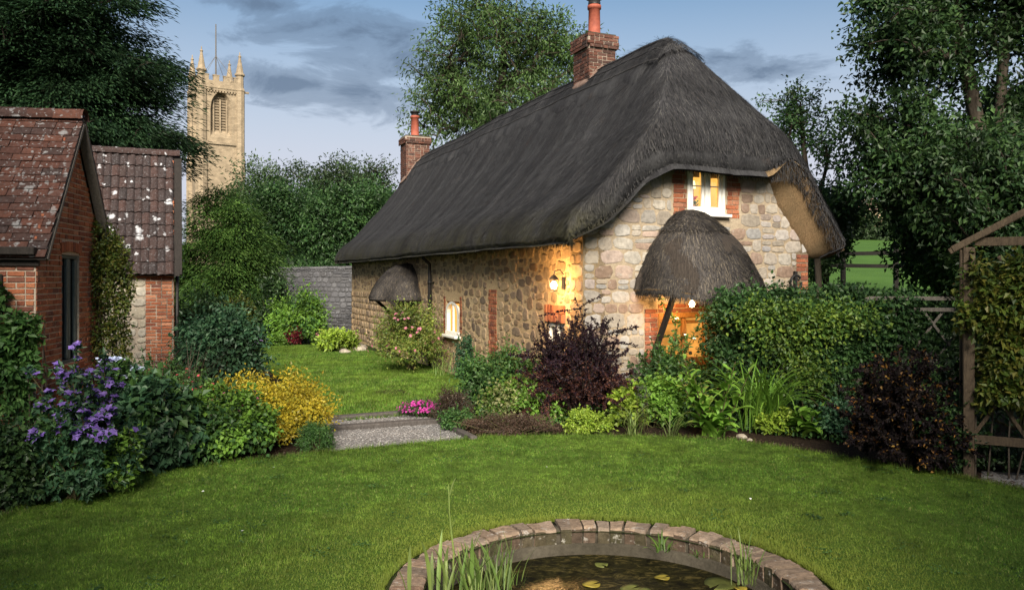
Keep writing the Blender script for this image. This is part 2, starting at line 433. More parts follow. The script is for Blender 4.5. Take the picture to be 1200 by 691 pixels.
    L('bright_conifer', (.032, .082, .018), (.055, .115, .023), (.095, .165, .034), (.042, .096, .025), patch=.9)
    L('far_leaf', (.03, .06, .022), (.045, .08, .03), (.06, .10, .036), patch=.2)
    L('ivy', (.03, .075, .016), (.06, .12, .02), (.14, .20, .026), (.04, .09, .018), (.10, .16, .022), patch=1.6)  # yellow green of the lit hedge front, light put into the leaf colour
    L('climber', (.03, .06, .012), (.06, .10, .016), (.10, .13, .02), (.13, .12, .02), (.05, .075, .015), patch=1.5)
    L('mid_green', (.024, .068, .018), (.042, .105, .026), (.07, .145, .034), (.034, .086, .022))
    L('blue_green', (.02, .06, .03), (.036, .09, .042), (.058, .125, .055))
    L('lime', (.14, .23, .022), (.21, .31, .03), (.28, .37, .05), (.11, .2, .02))
    L('fresh', (.07, .16, .02), (.115, .23, .028), (.16, .29, .042), (.085, .185, .025))
    L('rose_leaf', (.07, .12, .022), (.12, .18, .028), (.19, .24, .045), (.16, .15, .04), (.09, .15, .026))
    L('golden', (.30, .235, .016), (.39, .30, .022), (.23, .21, .02), (.46, .36, .03), (.15, .17, .02))
    L('purple_leaf', (.012, .008, .012), (.022, .011, .019), (.016, .009, .016), (.034, .015, .02), spec=.2)
    L('copper_leaf', (.04, .014, .015), (.075, .028, .022), (.11, .048, .03), (.028, .012, .014), spec=.2)
    L('dusk_purple', (.008, .007, .009), (.014, .009, .012), (.018, .012, .010), (.010, .010, .009), spec=.15, rough=.7)
    L('amber_leaf', (.22, .11, .02), (.16, .06, .018), (.28, .17, .03))
    L('variegated', (.10, .16, .03), (.30, .33, .10), (.05, .11, .02), (.45, .44, .22), (.09, .15, .025))
    L('heath', (.06, .035, .025), (.10, .06, .045), (.05, .04, .022), (.13, .085, .06))
    L('lavender_leaf', (.06, .075, .055), (.09, .10, .08), (.075, .07, .075))
    L('white_petal', (.65, .65, .62), (.8, .8, .78), rough=.6)
    L('pink_petal', (.5, .16, .22), (.6, .25, .32), (.42, .10, .15), rough=.6)
    L('red_petal', (.38, .04, .06), (.48, .09, .10), rough=.6)
    L('magenta_petal', (.5, .03, .30), (.62, .07, .42), (.4, .02, .24), rough=.6)
    L('violet_petal', (.09, .045, .24), (.15, .085, .36), (.24, .16, .5), (.06, .03, .16), rough=.6)
    L('lilac_petal', (.34, .22, .48), (.42, .3, .55), rough=.6)
    L('blue_petal', (.42, .5, .72), (.52, .6, .8), (.6, .66, .8), rough=.6)
    L('crimson_leaf', (.14, .012, .02), (.22, .025, .035), (.09, .01, .018))
    L('reed', (.07, .13, .03), (.12, .19, .04), (.17, .22, .06), (.1, .14, .05))
    L('lily_pad', (.09, .12, .03), (.14, .15, .035), (.07, .10, .03), patch=4)
    L('yellow_pad', (.32, .26, .03), (.36, .28, .05), patch=4)
    M['bark'] = bark_mat('bark', (.03, .024, .018), (.085, .07, .055))
    M['dark_bark'] = bark_mat('dark_bark', (.015, .012, .010), (.045, .037, .03))
    M['stem'] = bark_mat('stem', (.04, .035, .018), (.085, .075, .035))
    g = G('church_stone'); p = g.obj(); br = g.n('TexBrick', {'Vector': g.n('Combine' + 'XYZ', {0: g.math('ADD', g.n('SeparateXYZ', {0: p}).outputs[0], g.n('SeparateXYZ', {0: p}).outputs[1]), 1: g.n('SeparateXYZ', {0: p}).outputs[2]}).outputs[0], 'Scale': 1.6, 'Color1': (.335, .265, .18), 'Color2': (.26, .205, .14), 'Mortar': (.21, .165, .11), 'Mortar Size': .015})
    n1 = g.noise(1.5, 6, p, .7); c = g.mix(1.0, br.outputs[0], g.ramp(n1, [(.3, .7), (.7, 1.2)]), 'MULTIPLY')
    M['church'] = g.done(c, .9, g.bump(n1, .4, .05))
    g = G('louvre'); M['louvre'] = g.done((.24, .19, .13), .9)
mats()
SUNENERGY = 5.0
SKYS = .085
VEIL = (.35, .362, .42)
CLOUD = (.066, .098, .15)
EXPO = 0.93
# ------------------------------------------------------------------ masonry helpers
class Basis:                                # a wall plane: along U, up Z, outward N
    def __init__(s, O, U, N):
        s.O = np.array(O, float); s.U = np.array(U, float); s.N = np.array(N, float)
        s.Rm = np.stack([s.U, s.N, np.array([0, 0, 1.0])], axis=1)
    def M(s, u=0, z=0, n=0):
        return (s.Rm, s.O + u * s.U + n * s.N + np.array([0, 0, z]))


def spans(x0, x1, za, zb, holes):
    iv = [(x0, x1)]
    for (ha, hb, hz0, hz1) in holes:
        if zb <= hz0 + .01 or za >= hz1 - .01: continue
        nv = []
        for a, b in iv:
            if hb <= a or ha >= b: nv.append((a, b)); continue
            if ha - a > .03: nv.append((a, ha))
            if b - hb > .03: nv.append((hb, b))
        iv = nv
    return iv


def blob(mb, bs, cx, cz, w, h, d, k=11, sq=3.2, jit=.06, mi=0):
    th = (np.arange(k) + rng.uniform(-.2, .2, k)) / k * 2 * math.pi + rng.uniform(0, 1)
    c, s_ = np.cos(th), np.sin(th)
    r = (np.abs(c) ** sq + np.abs(s_) ** sq) ** (-1 / sq) * (1 + rng.uniform(-jit, jit, k))
    tx, tz = rng.uniform(-.06, .06, 2)
    x = r * c * w / 2; z = r * s_ * h / 2
    x = x + z * tx * 2; z = z + x * tz
    tl = rng.uniform(-.15, .15) * d
    rings = []
    for sc, dd in ((1.0, -.01), (.97, d * .55), (.84, d * .92), (.5, d)):
        rings.append(np.stack([x * sc, np.full(k, dd) + tl * (x / max(w, .01)) * (dd > 0), z * sc], 1))
    V = np.concatenate(rings + [np.array([[0, d, 0]])])
    i = np.arange(k); j = (i + 1) % k
    q = np.concatenate([np.stack([i + a * k, j + a * k, j + (a + 1) * k, i + (a + 1) * k], -1) for a in range(3)])
    t = np.stack([i + 3 * k, j + 3 * k, np.full(k, 4 * k)], -1)
    V = V @ bs.Rm.T + bs.O + cx * bs.U + np.array([0, 0, cz])
    n0 = mb.n
    mb.add(V, q, mi=mi); mb.T.append(t + n0); mb.tm.append(np.full(k, mi))


def stones(mb, bs, x0, x1, z0, z1, rowh=(.14, .28), asp=(.8, 1.9), gap=.03, depth=.035, holes=(), top=None, sq=3.2, jit=.06, drop=0.0, shrink=(.9, 1.0), mi=0):
    z = z0
    while z < z1 - .04:
        h = min(rng.uniform(*rowh), z1 - z)
        for a, b in spans(x0, x1, z, z + h, holes):
            x = a
            while x < b - .03:
                w = h * rng.uniform(*asp)
                if b - x - w < .5 * h: w = b - x
                if w > 2.6 * h: w *= .5
                cells = [(x, z, w, h)]
                if h > rowh[0] * 1.35 and rng.random() < .3:
                    f = rng.uniform(.4, .6); cells = [(x, z, w, h * f), (x, z + h * f, w, h * (1 - f))]
                for (cx, cz, cw, ch) in cells:
                    if rng.random() < drop: continue
                    mx, mz = cx + cw / 2, cz + ch / 2
                    if top is not None and mz > top(mx): continue
                    s1, s2 = rng.uniform(*shrink, 2)
                    blob(mb, bs, mx, mz + rng.uniform(-.012, .012), max(.03, (cw - gap) * s1), max(.03, (ch - gap) * s2), depth * rng.uniform(.6, 1.25), sq=sq, jit=jit, mi=mi)
                x += w
        z += h


def scatter_stones(mb, bs, x0, x1, z0, z1, holes, tries, rr, mi):      # uncoursed rubble: big stones first, small ones in the gaps
    pl = []
    for i in range(tries * 5):
        f = (i / (tries * 5)) ** .6; r = rr[1] * (1 - f) + rr[0] * f; r *= rng.uniform(.8, 1.1); asp = rng.uniform(1.0, 2.6)
        rx_, rz_ = r * asp ** .5, r / asp ** .5; x = rng.uniform(x0 + rx_, x1 - rx_); z = rng.uniform(z0 + rz_, z1 - rz_)
        if any(x + rx_ > h[0] and x - rx_ < h[1] and z + rz_ > h[2] and z - rz_ < h[3] for h in holes): continue
        if pl:
            A = np.array(pl); dx = np.abs(A[:, 0] - x) / (A[:, 2] + rx_ + .012); dz = np.abs(A[:, 1] - z) / (A[:, 3] + rz_ + .012)
            if np.any(dx ** 3 + dz ** 3 < 1.0): continue
        pl.append((x, z, rx_, rz_))
    for x, z, a, b in pl: blob(mb, bs, x, z, a * 2, b * 2, rng.uniform(.006, .02), sq=3.2, jit=.2, mi=mi)


def bricks(mb, bs, x0, x1, z0, z1, L=.222, Hh=.074, gap=.011, depth=.012, holes=(), top=None, mi=0, ragged=0.0, off=0.0):
    z = z0; row = 0
    while z + Hh * .6 < z1:
        for a, b in spans(x0, x1, z, z + Hh, holes):
            a2 = a + (rng.uniform(0, ragged) if ragged else 0); b2 = b - (rng.uniform(0, ragged) if ragged else 0)
            x = a2 - (L * .5 if row % 2 else 0) + off
            while x < b2:
                w = L if rng.random() < .7 else L * .5
                xa, xb = max(x, a2), min(x + w, b2)
                if xb - xa > .03:
                    mx = (xa + xb) / 2
                    if top is None or z + Hh / 2 < top(mx):
                        d = depth * rng.uniform(.5, 1.3) + .02
                        c = bs.O + mx * bs.U + (d / 2 - .02) * bs.N + np.array([0, 0, z + Hh / 2])
                        mb.bevbox(c, (xb - xa - gap, d, Hh - gap), .004, mi, bs.Rm, .003)
                x += w
        z += Hh; row += 1


def wall_sheet(mb, bs, x0, x1, z0, top, holes=(), th=.35, step=.3, mi=0):
    xs = {x0, x1}
    for h in holes: xs |= {h[0], h[1]}
    xs |= set(np.arange(x0, x1, step))
    xs = sorted(xs)
    P = lambda u, n, z: bs.O + u * bs.U + n * bs.N + np.array([0, 0, z])
    def q(a, b, c, d):
        mb.add([a, b, c, d], [[0, 1, 2, 3]], mi=mi)
    for a, b in zip(xs[:-1], xs[1:]):
        if b - a < 1e-5: continue
        m = (a + b) / 2
        zs = [(z0, z0)]
        segs = []; cur = z0
        for h in sorted([h for h in holes if h[0] < m < h[1]], key=lambda h: h[2]):
            segs.append((cur, h[2])); cur = h[3]
        segs.append((cur, None))
        for s0, s1 in segs:
            ta, tb = (top(a), top(b)) if s1 is None else (s1, s1)
            if ta <= s0 and tb <= s0: continue
            for n in (0, -th):
                q(P(a, n, s0), P(b, n, s0), P(b, n, tb), P(a, n, ta))
        q(P(a, 0, top(a)), P(b, 0, top(b)), P(b, -th, top(b)), P(a, -th, top(a)))
    for (a, b, c, d) in holes:
        q(P(a, 0, c), P(a, -th, c), P(a, -th, d), P(a, 0, d)); q(P(b, 0, c), P(b, -th, c), P(b, -th, d), P(b, 0, d))
        q(P(a, 0, c), P(b, 0, c), P(b, -th, c), P(a, -th, c)); q(P(a, 0, d), P(b, 0, d), P(b, -th, d), P(a, -th, d))
    for u in (x0, x1):
        q(P(u, 0, z0), P(u, -th, z0), P(u, -th, top(u)), P(u, 0, top(u)))


# ------------------------------------------------------------------ the cottage
C0 = np.array([1.114, 12.48]); gv = np.array([.920, .391]); uv_ = np.array([-.391, .920])
CROT = math.atan2(.391, .920)
def ga(px): k = (px - 600) / F; return (12.48 * k - 1.114) / (.92 - .391 * k)
def gz(px, py): return EYE + (HZ - py) / F * (12.48 + .391 * ga(px))
def lb(px): k = (px - 600) / F; return (1.114 - 12.48 * k) / (.391 + .92 * k)
def lz(px, py): return EYE + (HZ - py) / F * (12.48 + .92 * lb(px))
def cworld(a, b): p = C0 + a * gv + b * uv_; return p

RID = 2.5
PL = ([0, .35, 1.26, 2.2, 3.0, 3.2], [6.62, 6.22, 4.78, 3.72, 3.05, 2.9])
PR = ([0, .35, 1.3, 2.0, 2.5, 2.8], [6.62, 6.22, 4.72, 3.65, 2.98, 2.6])
A0, A1, B0, B1 = -.5, 4.98, -.45, 18.3
def smin(a, b, k): return -k * np.log(np.exp(-a / k) + np.exp(-b / k))
def roof_parts(a, b):
    d = np.abs(a - RID); d2 = np.sqrt(d * d + .006) - .03
    m = np.where(a < RID, np.interp(d2, *PL), np.interp(d2, *PR))
    f = np.interp(b, [-.45, -.1, .5, 1.15, 1.7, 2.4, 40], [4.47, 4.98, 5.75, 6.6, 7.2, 8.0, 40])
    k = np.interp(18.3 - b, [0, .4, 1.0, 1.7, 2.4, 40], [4.2, 5.0, 6.0, 6.85, 7.6, 40])
    return m, f, k
def roof_z(a, b, edge=True):
    m, f, k = roof_parts(a, b)
    z = smin(smin(m, f, .19), k, .1) + .06
    P = np.stack([a, b, np.zeros_like(a)], -1)
    z = z + .045 * vnoise(P, .7) + .022 * vnoise(P, 2.3)
    if edge:
        r = .24
        dd = np.minimum(np.minimum(a - A0, A1 - a), np.minimum(b - B0, B1 - b)).clip(0, r)
        z = z - .26 * (1 - np.sqrt(np.clip(1 - (1 - dd / r) ** 2, 0, 1)))
    return z
def roof_bottom(a, b):
    m, f, k = roof_parts(a, b)
    t = np.where(a < RID, np.interp(RID - a, [0, 1.1, 1.45, 1.9, 2.4, 2.95], [.58, .56, .70, .72, .60, .38]), np.interp(a - RID, [0, 1.3, 2.2, 2.9], [.6, .6, .5, .36]))
    z = smin(smin(m, f, .1), k, .1) - t + .03
    return z + .02 * vnoise(np.stack([a, b, np.ones_like(a)], -1), 1.7)
def grade(a, b, e, s):
    ed = [0, .02, .05, .09, .14, .2]
    mid = np.arange(a + .28, b - .28, s)
    return np.array([a + x for x in ed] + list(mid) + [b - x for x in ed[::-1]])


def straw_mesh(n, fn, sampler, Lr=(.07, .2), W=.006, lift=.008):
    p = sampler(n); a, b = p[:, 0], p[:, 1]; e = .02
    z = fn(a, b); zx = (fn(a + e, b) - z) / e; zy = (fn(a, b + e) - z) / e
    N = norm(np.stack([-zx, -zy, np.ones(n)], -1))
    g = np.stack([-zx, -zy, -(zx ** 2 + zy ** 2)], -1); D = norm(g)
    D = norm(D + rng.normal(0, .11, (n, 3)))
    P = np.stack([a, b, z], -1) + N * .004
    Ls = rng.uniform(*Lr, n)[:, None]; S = np.cross(D, N) * W / 2 * rng.uniform(.6, 1.5, (n, 1))
    tip = P + D * Ls + N * (lift * rng.uniform(.2, 1.6, (n, 1)))
    V = np.stack([P - S, P + S, tip + S * .7, tip - S * .7], 1).reshape(-1, 3)
    return V, np.arange(4 * n).reshape(n, 4)


def cottage():
    root = thing('thatched_cottage', 'stone cottage with steep dark thatched roof, lit windows and a hooded porch', 'cottage', (C0[0], C0[1], 0), CROT)
    gb = Basis((0, 0, 0), (1, 0, 0), (0, -1, 0)); lbz = Basis((0, 0, 0), (0, 1, 0), (-1, 0, 0))
    W, Ln = 4.57, 17.7
    # window and door openings on the gable
    wa0, wa1 = ga(805.5), ga(849.5); wz0, wz1 = gz(828, 251), gz(828, 192)
    da0, da1 = ga(771), ga(832); dz1 = gz(800, 366)
    gh = [(wa0, wa1, wz0, wz1), (da0, da1, -.1, dz1)]
    gtop = lambda a: float(min(roof_bottom(np.array([a]), np.array([.15]))[0] + .2, 4.6))
    # ---- gable wall
    mb = MB()
    wall_sheet(mb, gb, 0, W, -.2, gtop, gh, .4, .15)
    qb = ga(787); qe = ga(868)
    zones = [(qb, qe, wz0 - .03, wz1 + .2), (da0 - .26, da1 + .26, -.1, dz1 + .13), (4.3, W, 1.2, 2.6)]
    stones(mb, gb, .02, W - .01, 0, 4.4, (.11, .27), (.75, 1.9), .014, .014, zones, gtop, sq=5.5, jit=.085, shrink=(.95, 1.01), mi=1)
    bricks(mb, gb, qb, wa0 - .01, wz0 - .06, wz1 + .1, L=.21, Hh=.078, depth=.014, mi=2, ragged=.05)
    bricks(mb, gb, wa1 + .01, qe, wz0 - .06, wz1 + .1, L=.21, Hh=.078, depth=.014, mi=2, ragged=.05)
    bricks(mb, gb, da0 - .26, da0, 0, dz1 + .1, mi=2); bricks(mb, gb, da1, da1 + .26, 0, dz1 + .1, mi=2)
    bricks(mb, gb, da0, da1, dz1, dz1 + .13, mi=2)
    z = 1.2
    while z < 2.6:
        bricks(mb, gb, 4.3 + (.0 if int(z * 4) % 2 else .1), W, z, z + .15, mi=2); z += .16
    mb.build('gable_wall', [M['mortar_pale'], M['gable_stone'], M['brick']], root)
    # ---- long wall
    s0, s1 = lb(538.5), lb(523); sz0, sz1 = lz(530, 392), lz(530, 353)
    l0, l1 = lb(661), lb(641); lz0, lz1 = .65, lz(652, 379)
    d0, d1 = 9.5, 10.4
    lh = [(s0, s1, sz0, sz1), (l0, l1, lz0, lz1), (d0, d1, -.1, 1.85)]
    mb = MB(); ltop = lambda b: 3.0
    wall_sheet(mb, lbz, .0, Ln, -.2, ltop, lh, .4, 1.0)
    zon = [(s0 - .2, s1 + .2, sz0 - .12, sz1 + .22), (l0 - .1, l1 + .1, lz0 - .2, lz1 + .34), (d0 - .1, d1 + .1, -.1, 2.0)]
    scatter_stones(mb, lbz, .42, 8.9, .05, 2.85, zon + [(lb(583), lb(572), 0, 2.1)], 4200, (.03, .125), 1)
    stones(mb, lbz, .01, .45, .05, 2.9, (.16, .28), (1.0, 2.0), .02, .018, zon, None, sq=4, mi=1)
    stones(mb, lbz, 8.95, Ln - .02, .05, 1.75, (.17, .27), (.9, 1.9), .03, .035, zon, None, sq=4, mi=1)
    scatter_stones(mb, lbz, 8.9, Ln - .1, 1.8, 2.85, zon, 1800, (.035, .12), 1)
    bricks(mb, lbz, lb(583), lb(572), .2, 2.0, mi=2, ragged=.07)
    bricks(mb, lbz, s1 + .01, s1 + .2, sz0, sz1 + .1, mi=2, ragged=.06); bricks(mb, lbz, s0 - .2, s0 - .01, sz0, sz1 + .1, mi=2, ragged=.06)
    for i in range(7):                                     # soldier arch over the lower window
        b = l0 - .06 + (l1 - l0 + .12) * (i + .5) / 7
        for zz in (0, .15):
            mb.bevbox((-.012, b, lz1 + .09 + zz), (.04, (l1 - l0 + .12) / 7 - .012, .14), .004, 2, None, .004)
    mb.build('long_wall', [M['mortar_tan'], M['rubble'], M['brick']], root)
    # ---- far gable and back wall, plain rendered rubble
    mb = MB()
    bb = Basis((W, 0, 0), (0, 1, 0), (1, 0, 0)); fb = Basis((0, Ln, 0), (1, 0, 0), (0, 1, 0))
    wall_sheet(mb, bb, 0, Ln, -.2, lambda b: 3.0, [], .4, 2.0)
    stones(mb, bb, .02, 6.0, 0, 2.8, (.17, .33), (.75, 1.7), .03, .045, [], None, sq=4.0, jit=.08, mi=1)
    bricks(mb, bb, .0, .26, 1.2, 2.6, mi=2)
    wall_sheet(mb, fb, .402, W - .402, -.2, lambda a: float(min(roof_bottom(np.array([a]), np.array([Ln]))[0] + .2, 4.6)), [], .4, .3)
    mb.build('back_wall', [M['mortar_pale'], M['gable_stone'], M['brick']], root)
    # ---- thatch
    A = grade(A0, A1, .2, .10); B = np.concatenate([grade(B0, 3.5, .2, .09)[:-6], np.arange(3.5, B1 - .3, .16), B1 - np.array([.2, .14, .09, .05, .02, 0])])
    GA, GB = np.meshgrid(A, B, indexing='ij')
    Zt = roof_z(GA, GB); Zb = np.minimum(roof_bottom(GA, GB), Zt - .1)
    wR = np.clip((GA - 3.25) / .7, 0, 1); wR = wR * wR * (3 - 2 * wR)      # right verge: the reed is cut back at a slant from the lip to the wall
    zl = roof_z(GA, np.full_like(GB, B0 + .03)) - .13; zw = np.maximum(5.08 - 1.2 * (GA - RID), 2.56); tt = np.clip((GB - B0) / .47, 0, 1)
    back = np.clip((GB - .1) / 1.2, 0, 1); Zn = (zl + (zw - zl) * tt) * (1 - back) + Zb * back; Zb = np.minimum(Zb * (1 - wR) + Zn * wR, Zt - .06)
    m, f, k = roof_parts(GA, GB)
    hip = (f < m) | (k < m)
    dm = np.abs(GA - RID) * 1.7
    UVt = np.where(hip[..., None], np.stack([GA + 50, GB * 1.7], -1), np.stack([GB, dm], -1))
    mb = MB()
    mb.grid(np.stack([GA, GB, Zt], -1), UVt)
    ks = int(np.searchsorted(A, 3.28)); und = np.stack([GA, GB, Zb], -1); mb.grid(und[:ks + 1], UVt[:ks + 1], flip=True); mb.grid(und[ks:], UVt[ks:], mi=1, flip=True)
    for sl, ud in ((np.s_[0, :], GB), (np.s_[-1, :], GB), (np.s_[:, 0], GA), (np.s_[:, -1], GA)):
        t = np.stack([GA[sl], GB[sl], Zt[sl]], -1); b_ = np.stack([GA[sl], GB[sl], Zb[sl]], -1)
        n = len(t); inn = np.array([2.2, 9, 0]) - t; inn[:, 2] = 0
        ax = np.array([1, 0, 0]) if sl[0] in (0, -1) and not isinstance(sl[0], slice) else np.array([0, 1, 0])
        inn = np.sign((inn * ax).sum(1))[:, None] * ax
        rows = []
        for q_ in np.linspace(0, 1, 6):
            p = t + (b_ - t) * q_ + inn * (.16 * q_ ** 2 - .03 * math.sin(q_ * math.pi)) + rng.normal(0, .006, t.shape)
            rows.append(p)
        rows[0] = t; V = np.stack(rows, 0)
        uvv = np.stack([np.stack([ud[sl] + 90, np.full(n, q_ * .4)], -1) for q_ in np.linspace(0, 1, 6)], 0)
        mb.grid(V, uvv)
        V2 = np.stack([rows[-1], b_ + inn * .3], 0)
    ns = 90000
    def samp(n):
        b = B0 + .02 + (B1 - B0 - .05) * rng.random(n) ** 1.6
        a = A0 + .02 + (4.9 - A0) * rng.random(n) ** 1.35
        return np.stack([a, b], -1)
    V, q_ = straw_mesh(ns, roof_z, samp); mb.add(V, q_, mi=2)
    # ragged reed ends along the eave and the front edge
    n = 9000; b = B0 + (B1 - B0) * rng.random(n) ** 1.3; ed = np.stack([np.full(n, A0 + .01), b], -1)
    n2 = 4200; ed2 = np.stack([A0 + (A1 - A0) * rng.random(n2), np.full(n2, B0 + .01)], -1)
    E = np.concatenate([ed, ed2]); nn = len(E)
    zt = roof_z(E[:, 0], E[:, 1]); zb = roof_bottom(E[:, 0], E[:, 1]); q1 = rng.random(nn)
    out = np.concatenate([np.tile([-1.0, 0, 0], (n, 1)), np.tile([0, -1.0, 0], (n2, 1))])
    P = np.c_[E, zt + (zb - zt) * q1] - out * (.16 * q1 ** 2)[:, None] * 1.0 + out * .012
    D = norm(out * rng.uniform(-.1, .5, (nn, 1)) + np.array([0, 0, -1.0]) + rng.normal(0, .18, (nn, 3)))
    S = norm(np.cross(D, out)) * .005; Lw = rng.uniform(.04, .11, (nn, 1))
    V = np.stack([P - S, P + S, P + D * Lw + S * .5, P + D * Lw - S * .5], 1).reshape(-1, 3)
    mb.add(V, np.arange(4 * nn).reshape(nn, 4), mi=2)
    roof = mb.build('thatched_roof', [M['thatch'], M['thatch_cut'], M['straw']], root, smooth=True)
    # ridge cap
    aa = np.linspace(-.62, .62, 31); bbv = np.arange(1.25, 17.4, .08)
    GA, GB = np.meshgrid(RID + aa, bbv, indexing='ij')
    GA = RID + (GA - RID) * (1 + .13 * np.abs(np.sin(GB * 3.2)) + .04 * vnoise(np.stack([GB, GA * 0, GA * 0], -1), 2))
    Z = roof_z(GA, GB, False) + .085
    top = np.stack([GA, GB, Z], -1)
    rim = np.abs(aa) > .515
    top[0, :, 2] -= .08; top[-1, :, 2] -= .08; top[:, 0, 2] -= .08; top[:, -1, 2] -= .08
    mb = MB(); mb.grid(top, np.stack([GB, np.abs(GA - RID) * 1.7 + 7], -1))
    V, q_ = straw_mesh(12000, lambda a, b: roof_z(a, b, False) + .085, lambda n: np.stack([RID + rng.uniform(-.5, .42, n), .9 + 15 * rng.random(n) ** 1.5], -1), (.1, .2)); mb.add(V, q_, mi=1)
    for off in (-.52, -.34, -.16, .5):                            # split hazel rods pinned along the cap
        bs_ = np.arange(.9, 17.2, .3); a_ = np.full(len(bs_), RID + off)
        mb.tube(np.stack([a_, bs_, roof_z(a_, bs_, False) + .1], -1), .011, 5, mi=1)
    mb.build('ridge_cap', [M['thatch'], M['straw']], roof, smooth=True)
    # ---- chimneys
    def chimney(a, b, w, l, z0, z1, zs, pr, ph, lid):
        mb = MB()
        mb.box((a, b, (z0 + z1) / 2), (w - .03, l - .03, z1 - z0))
        for (O, U, N, s) in (((a - w / 2, b - l / 2 + .015, 0), (1, 0, 0), (0, -1, 0), w), ((a - w / 2 + .015, b - l / 2, 0), (0, 1, 0), (-1, 0, 0), l), ((a + w / 2 - .015, b - l / 2, 0), (0, 1, 0), (1, 0, 0), l)):
            bricks(mb, Basis(O, U, N), .0, s, z0, zs, mi=1, depth=.012)
        e = .05; w2, l2 = w + 2 * e, l + 2 * e
        mb.box((a, b, (zs + .075 + z1) / 2), (w2 - .03, l2 - .03, z1 - zs - .08))
        for (O, U, N, s) in (((a - w2 / 2, b - l2 / 2 + .015, 0), (1, 0, 0), (0, -1, 0), w2), ((a - w2 / 2 + .015, b - l2 / 2, 0), (0, 1, 0), (-1, 0, 0), l2), ((a + w2 / 2 - .015, b - l2 / 2, 0), (0, 1, 0), (1, 0, 0), l2)):
            bricks(mb, Basis(O, U, N), .0, s, zs, z1, mi=1, depth=.016, off=.06)
        mb.box((a, b, z1 + .02), (w2 - .1, l2 - .1, .06), mi=2)
        # lead flashing skirt where the stack meets the thatch
        n = 40; th = np.arange(n) / n * 2 * math.pi
        rr = lambda k_: np.stack([a + np.sign(np.cos(th)) * np.abs(np.cos(th)) ** .5 * (w / 2 + k_), b + np.sign(np.sin(th)) * np.abs(np.sin(th)) ** .5 * (l / 2 + k_)], -1)
        p1, p2 = rr(.0), rr(.10); g0 = np.c_[p1, roof_z(p1[:, 0], p1[:, 1], False) + .14]; g1 = np.c_[p2, roof_z(p2[:, 0], p2[:, 1], False) + .075]
        mb.grid(np.stack([g0, g1], 1), mi=3, closed_u=True)
        ch = mb.build('chimney', [M['mortar_grey'], M['chimney_brick'], M['concrete'], M['lead']], root)
        mb = MB(); mb.lathe([(0, 0), (pr * 1.15, 0), (pr * 1.15, .06), (pr, .1), (pr * .93, ph - .1), (pr * 1.12, ph - .09), (pr * 1.12, ph - .02), (pr * .85, ph), (pr * .8, ph - .3)], (a, b, z1 + .04), 18)
        mb.build('chimney_pot', M['terracotta'], ch, True)
        mb = MB()
        if lid:
            mb.lathe([(pr * 1.0, 0), (pr * 1.0, .05), (pr * .95, .05), (pr * .95, .12), (pr * 1.35, .13), (pr * 1.4, .18), (pr * 1.1, .26), (0, .3)], (a, b, z1 + .04 + ph), 16)
        else:
            mb.lathe([(pr * .9, 0), (pr * .9, .1), (pr * 1.25, .11), (pr * 1.2, .15), (0, .2)], (a, b, z1 + .04 + ph), 16)
        mb.build('cowl', M['black_iron'], ch, True)
    chimney(RID, 4.15, .66, .72, 5.9, 7.38, 7.1, .135, .72, True)
    chimney(RID - .25, 17.3, .9, .8, 5.4, 7.35, 7.1, .15, .8, False)
    # ---- gable window: two white casements in a brick surround
    wm = (wa0 + wa1) / 2; fr = .055
    mb = MB()
    mb.bevbox((wm, .03, wz1 - fr / 2), (wa1 - wa0, .09, fr)); mb.bevbox((wm, .03, wz0 + fr / 2), (wa1 - wa0, .09, fr))
    for x in (wa0 + fr / 2, wa1 - fr / 2, wm): mb.bevbox((x, .029, (wz0 + wz1) / 2), (fr, .088, wz1 - wz0 - 2 * fr))
    for x0, x1 in ((wa0 + fr, wm - fr / 2), (wm + fr / 2, wa1 - fr)):
        zc = (wz0 + wz1) / 2; hh = wz1 - wz0 - 2 * fr; s = .068
        mb.bevbox(((x0 + x1) / 2, .02, wz1 - fr - s / 2), (x1 - x0 - .006, .05, s)); mb.bevbox(((x0 + x1) / 2, .02, wz0 + fr + s / 2), (x1 - x0 - .006, .05, s))
        for x in (x0 + s / 2 + .003, x1 - s / 2 - .003): mb.bevbox((x, .021, zc), (s - .01, .048, hh - 2 * s))
        mb.bevbox(((x0 + x1) / 2, .022, zc + hh * .06), (x1 - x0 - 2 * s, .03, .022))
    win = mb.build('window', M['white_paint'], root)
    mb = MB(); mb.bevbox((wm + .01, -.045, wz0 - .025), (wa1 - wa0 + .12, .14, .05)); mb.build('sill', M['white_paint'], win)
    mb = MB(); mb.box((wm, .045, (wz0 + wz1) / 2), (wa1 - wa0 - .1, .006, wz1 - wz0 - .1)); mb.build('pane', M['window_glass'], win)
    for x in (wm - .2, wm + .2): mb = MB(); mb.box((x, .085, wz1 - .14), (.24, .012, .17)); mb.build('roller_blind', M['plaster'], win)
    mb = MB(); mb.box((wm, .20, (wz0 + wz1) / 2), (wa1 - wa0 - .02, .02, wz1 - wz0 - .02)); mb.build('lit_room_wall', M['lit_room'], win)
    mb = MB(); mb.lathe([(.045, .0), (.025, .13)], (wm - .17, .135, wz0 + .44), 16); mb.lathe([(.03, 0), (.02, .06), (.008, .12), (.008, .42)], (wm - .17, .135, wz0 + .02), 12, 1)
    mb.build('table_lamp', [M['lit_shade'], M['oak']], win, True)
    # ---- small arched window on the long wall
    mb = MB(); bm_ = (s0 + s1) / 2; hw = (s1 - s0) / 2; n = 9
    th = np.linspace(0, math.pi, n); arc = sz1 - hw * .55
    o = [(-hw, sz0)] + [(-hw * math.cos(t), arc + hw * .55 * math.sin(t)) for t in th] + [(hw, sz0)]
    i_ = [(x * .74, sz0 + .07 + (z - sz0) * .84) for x, z in o]
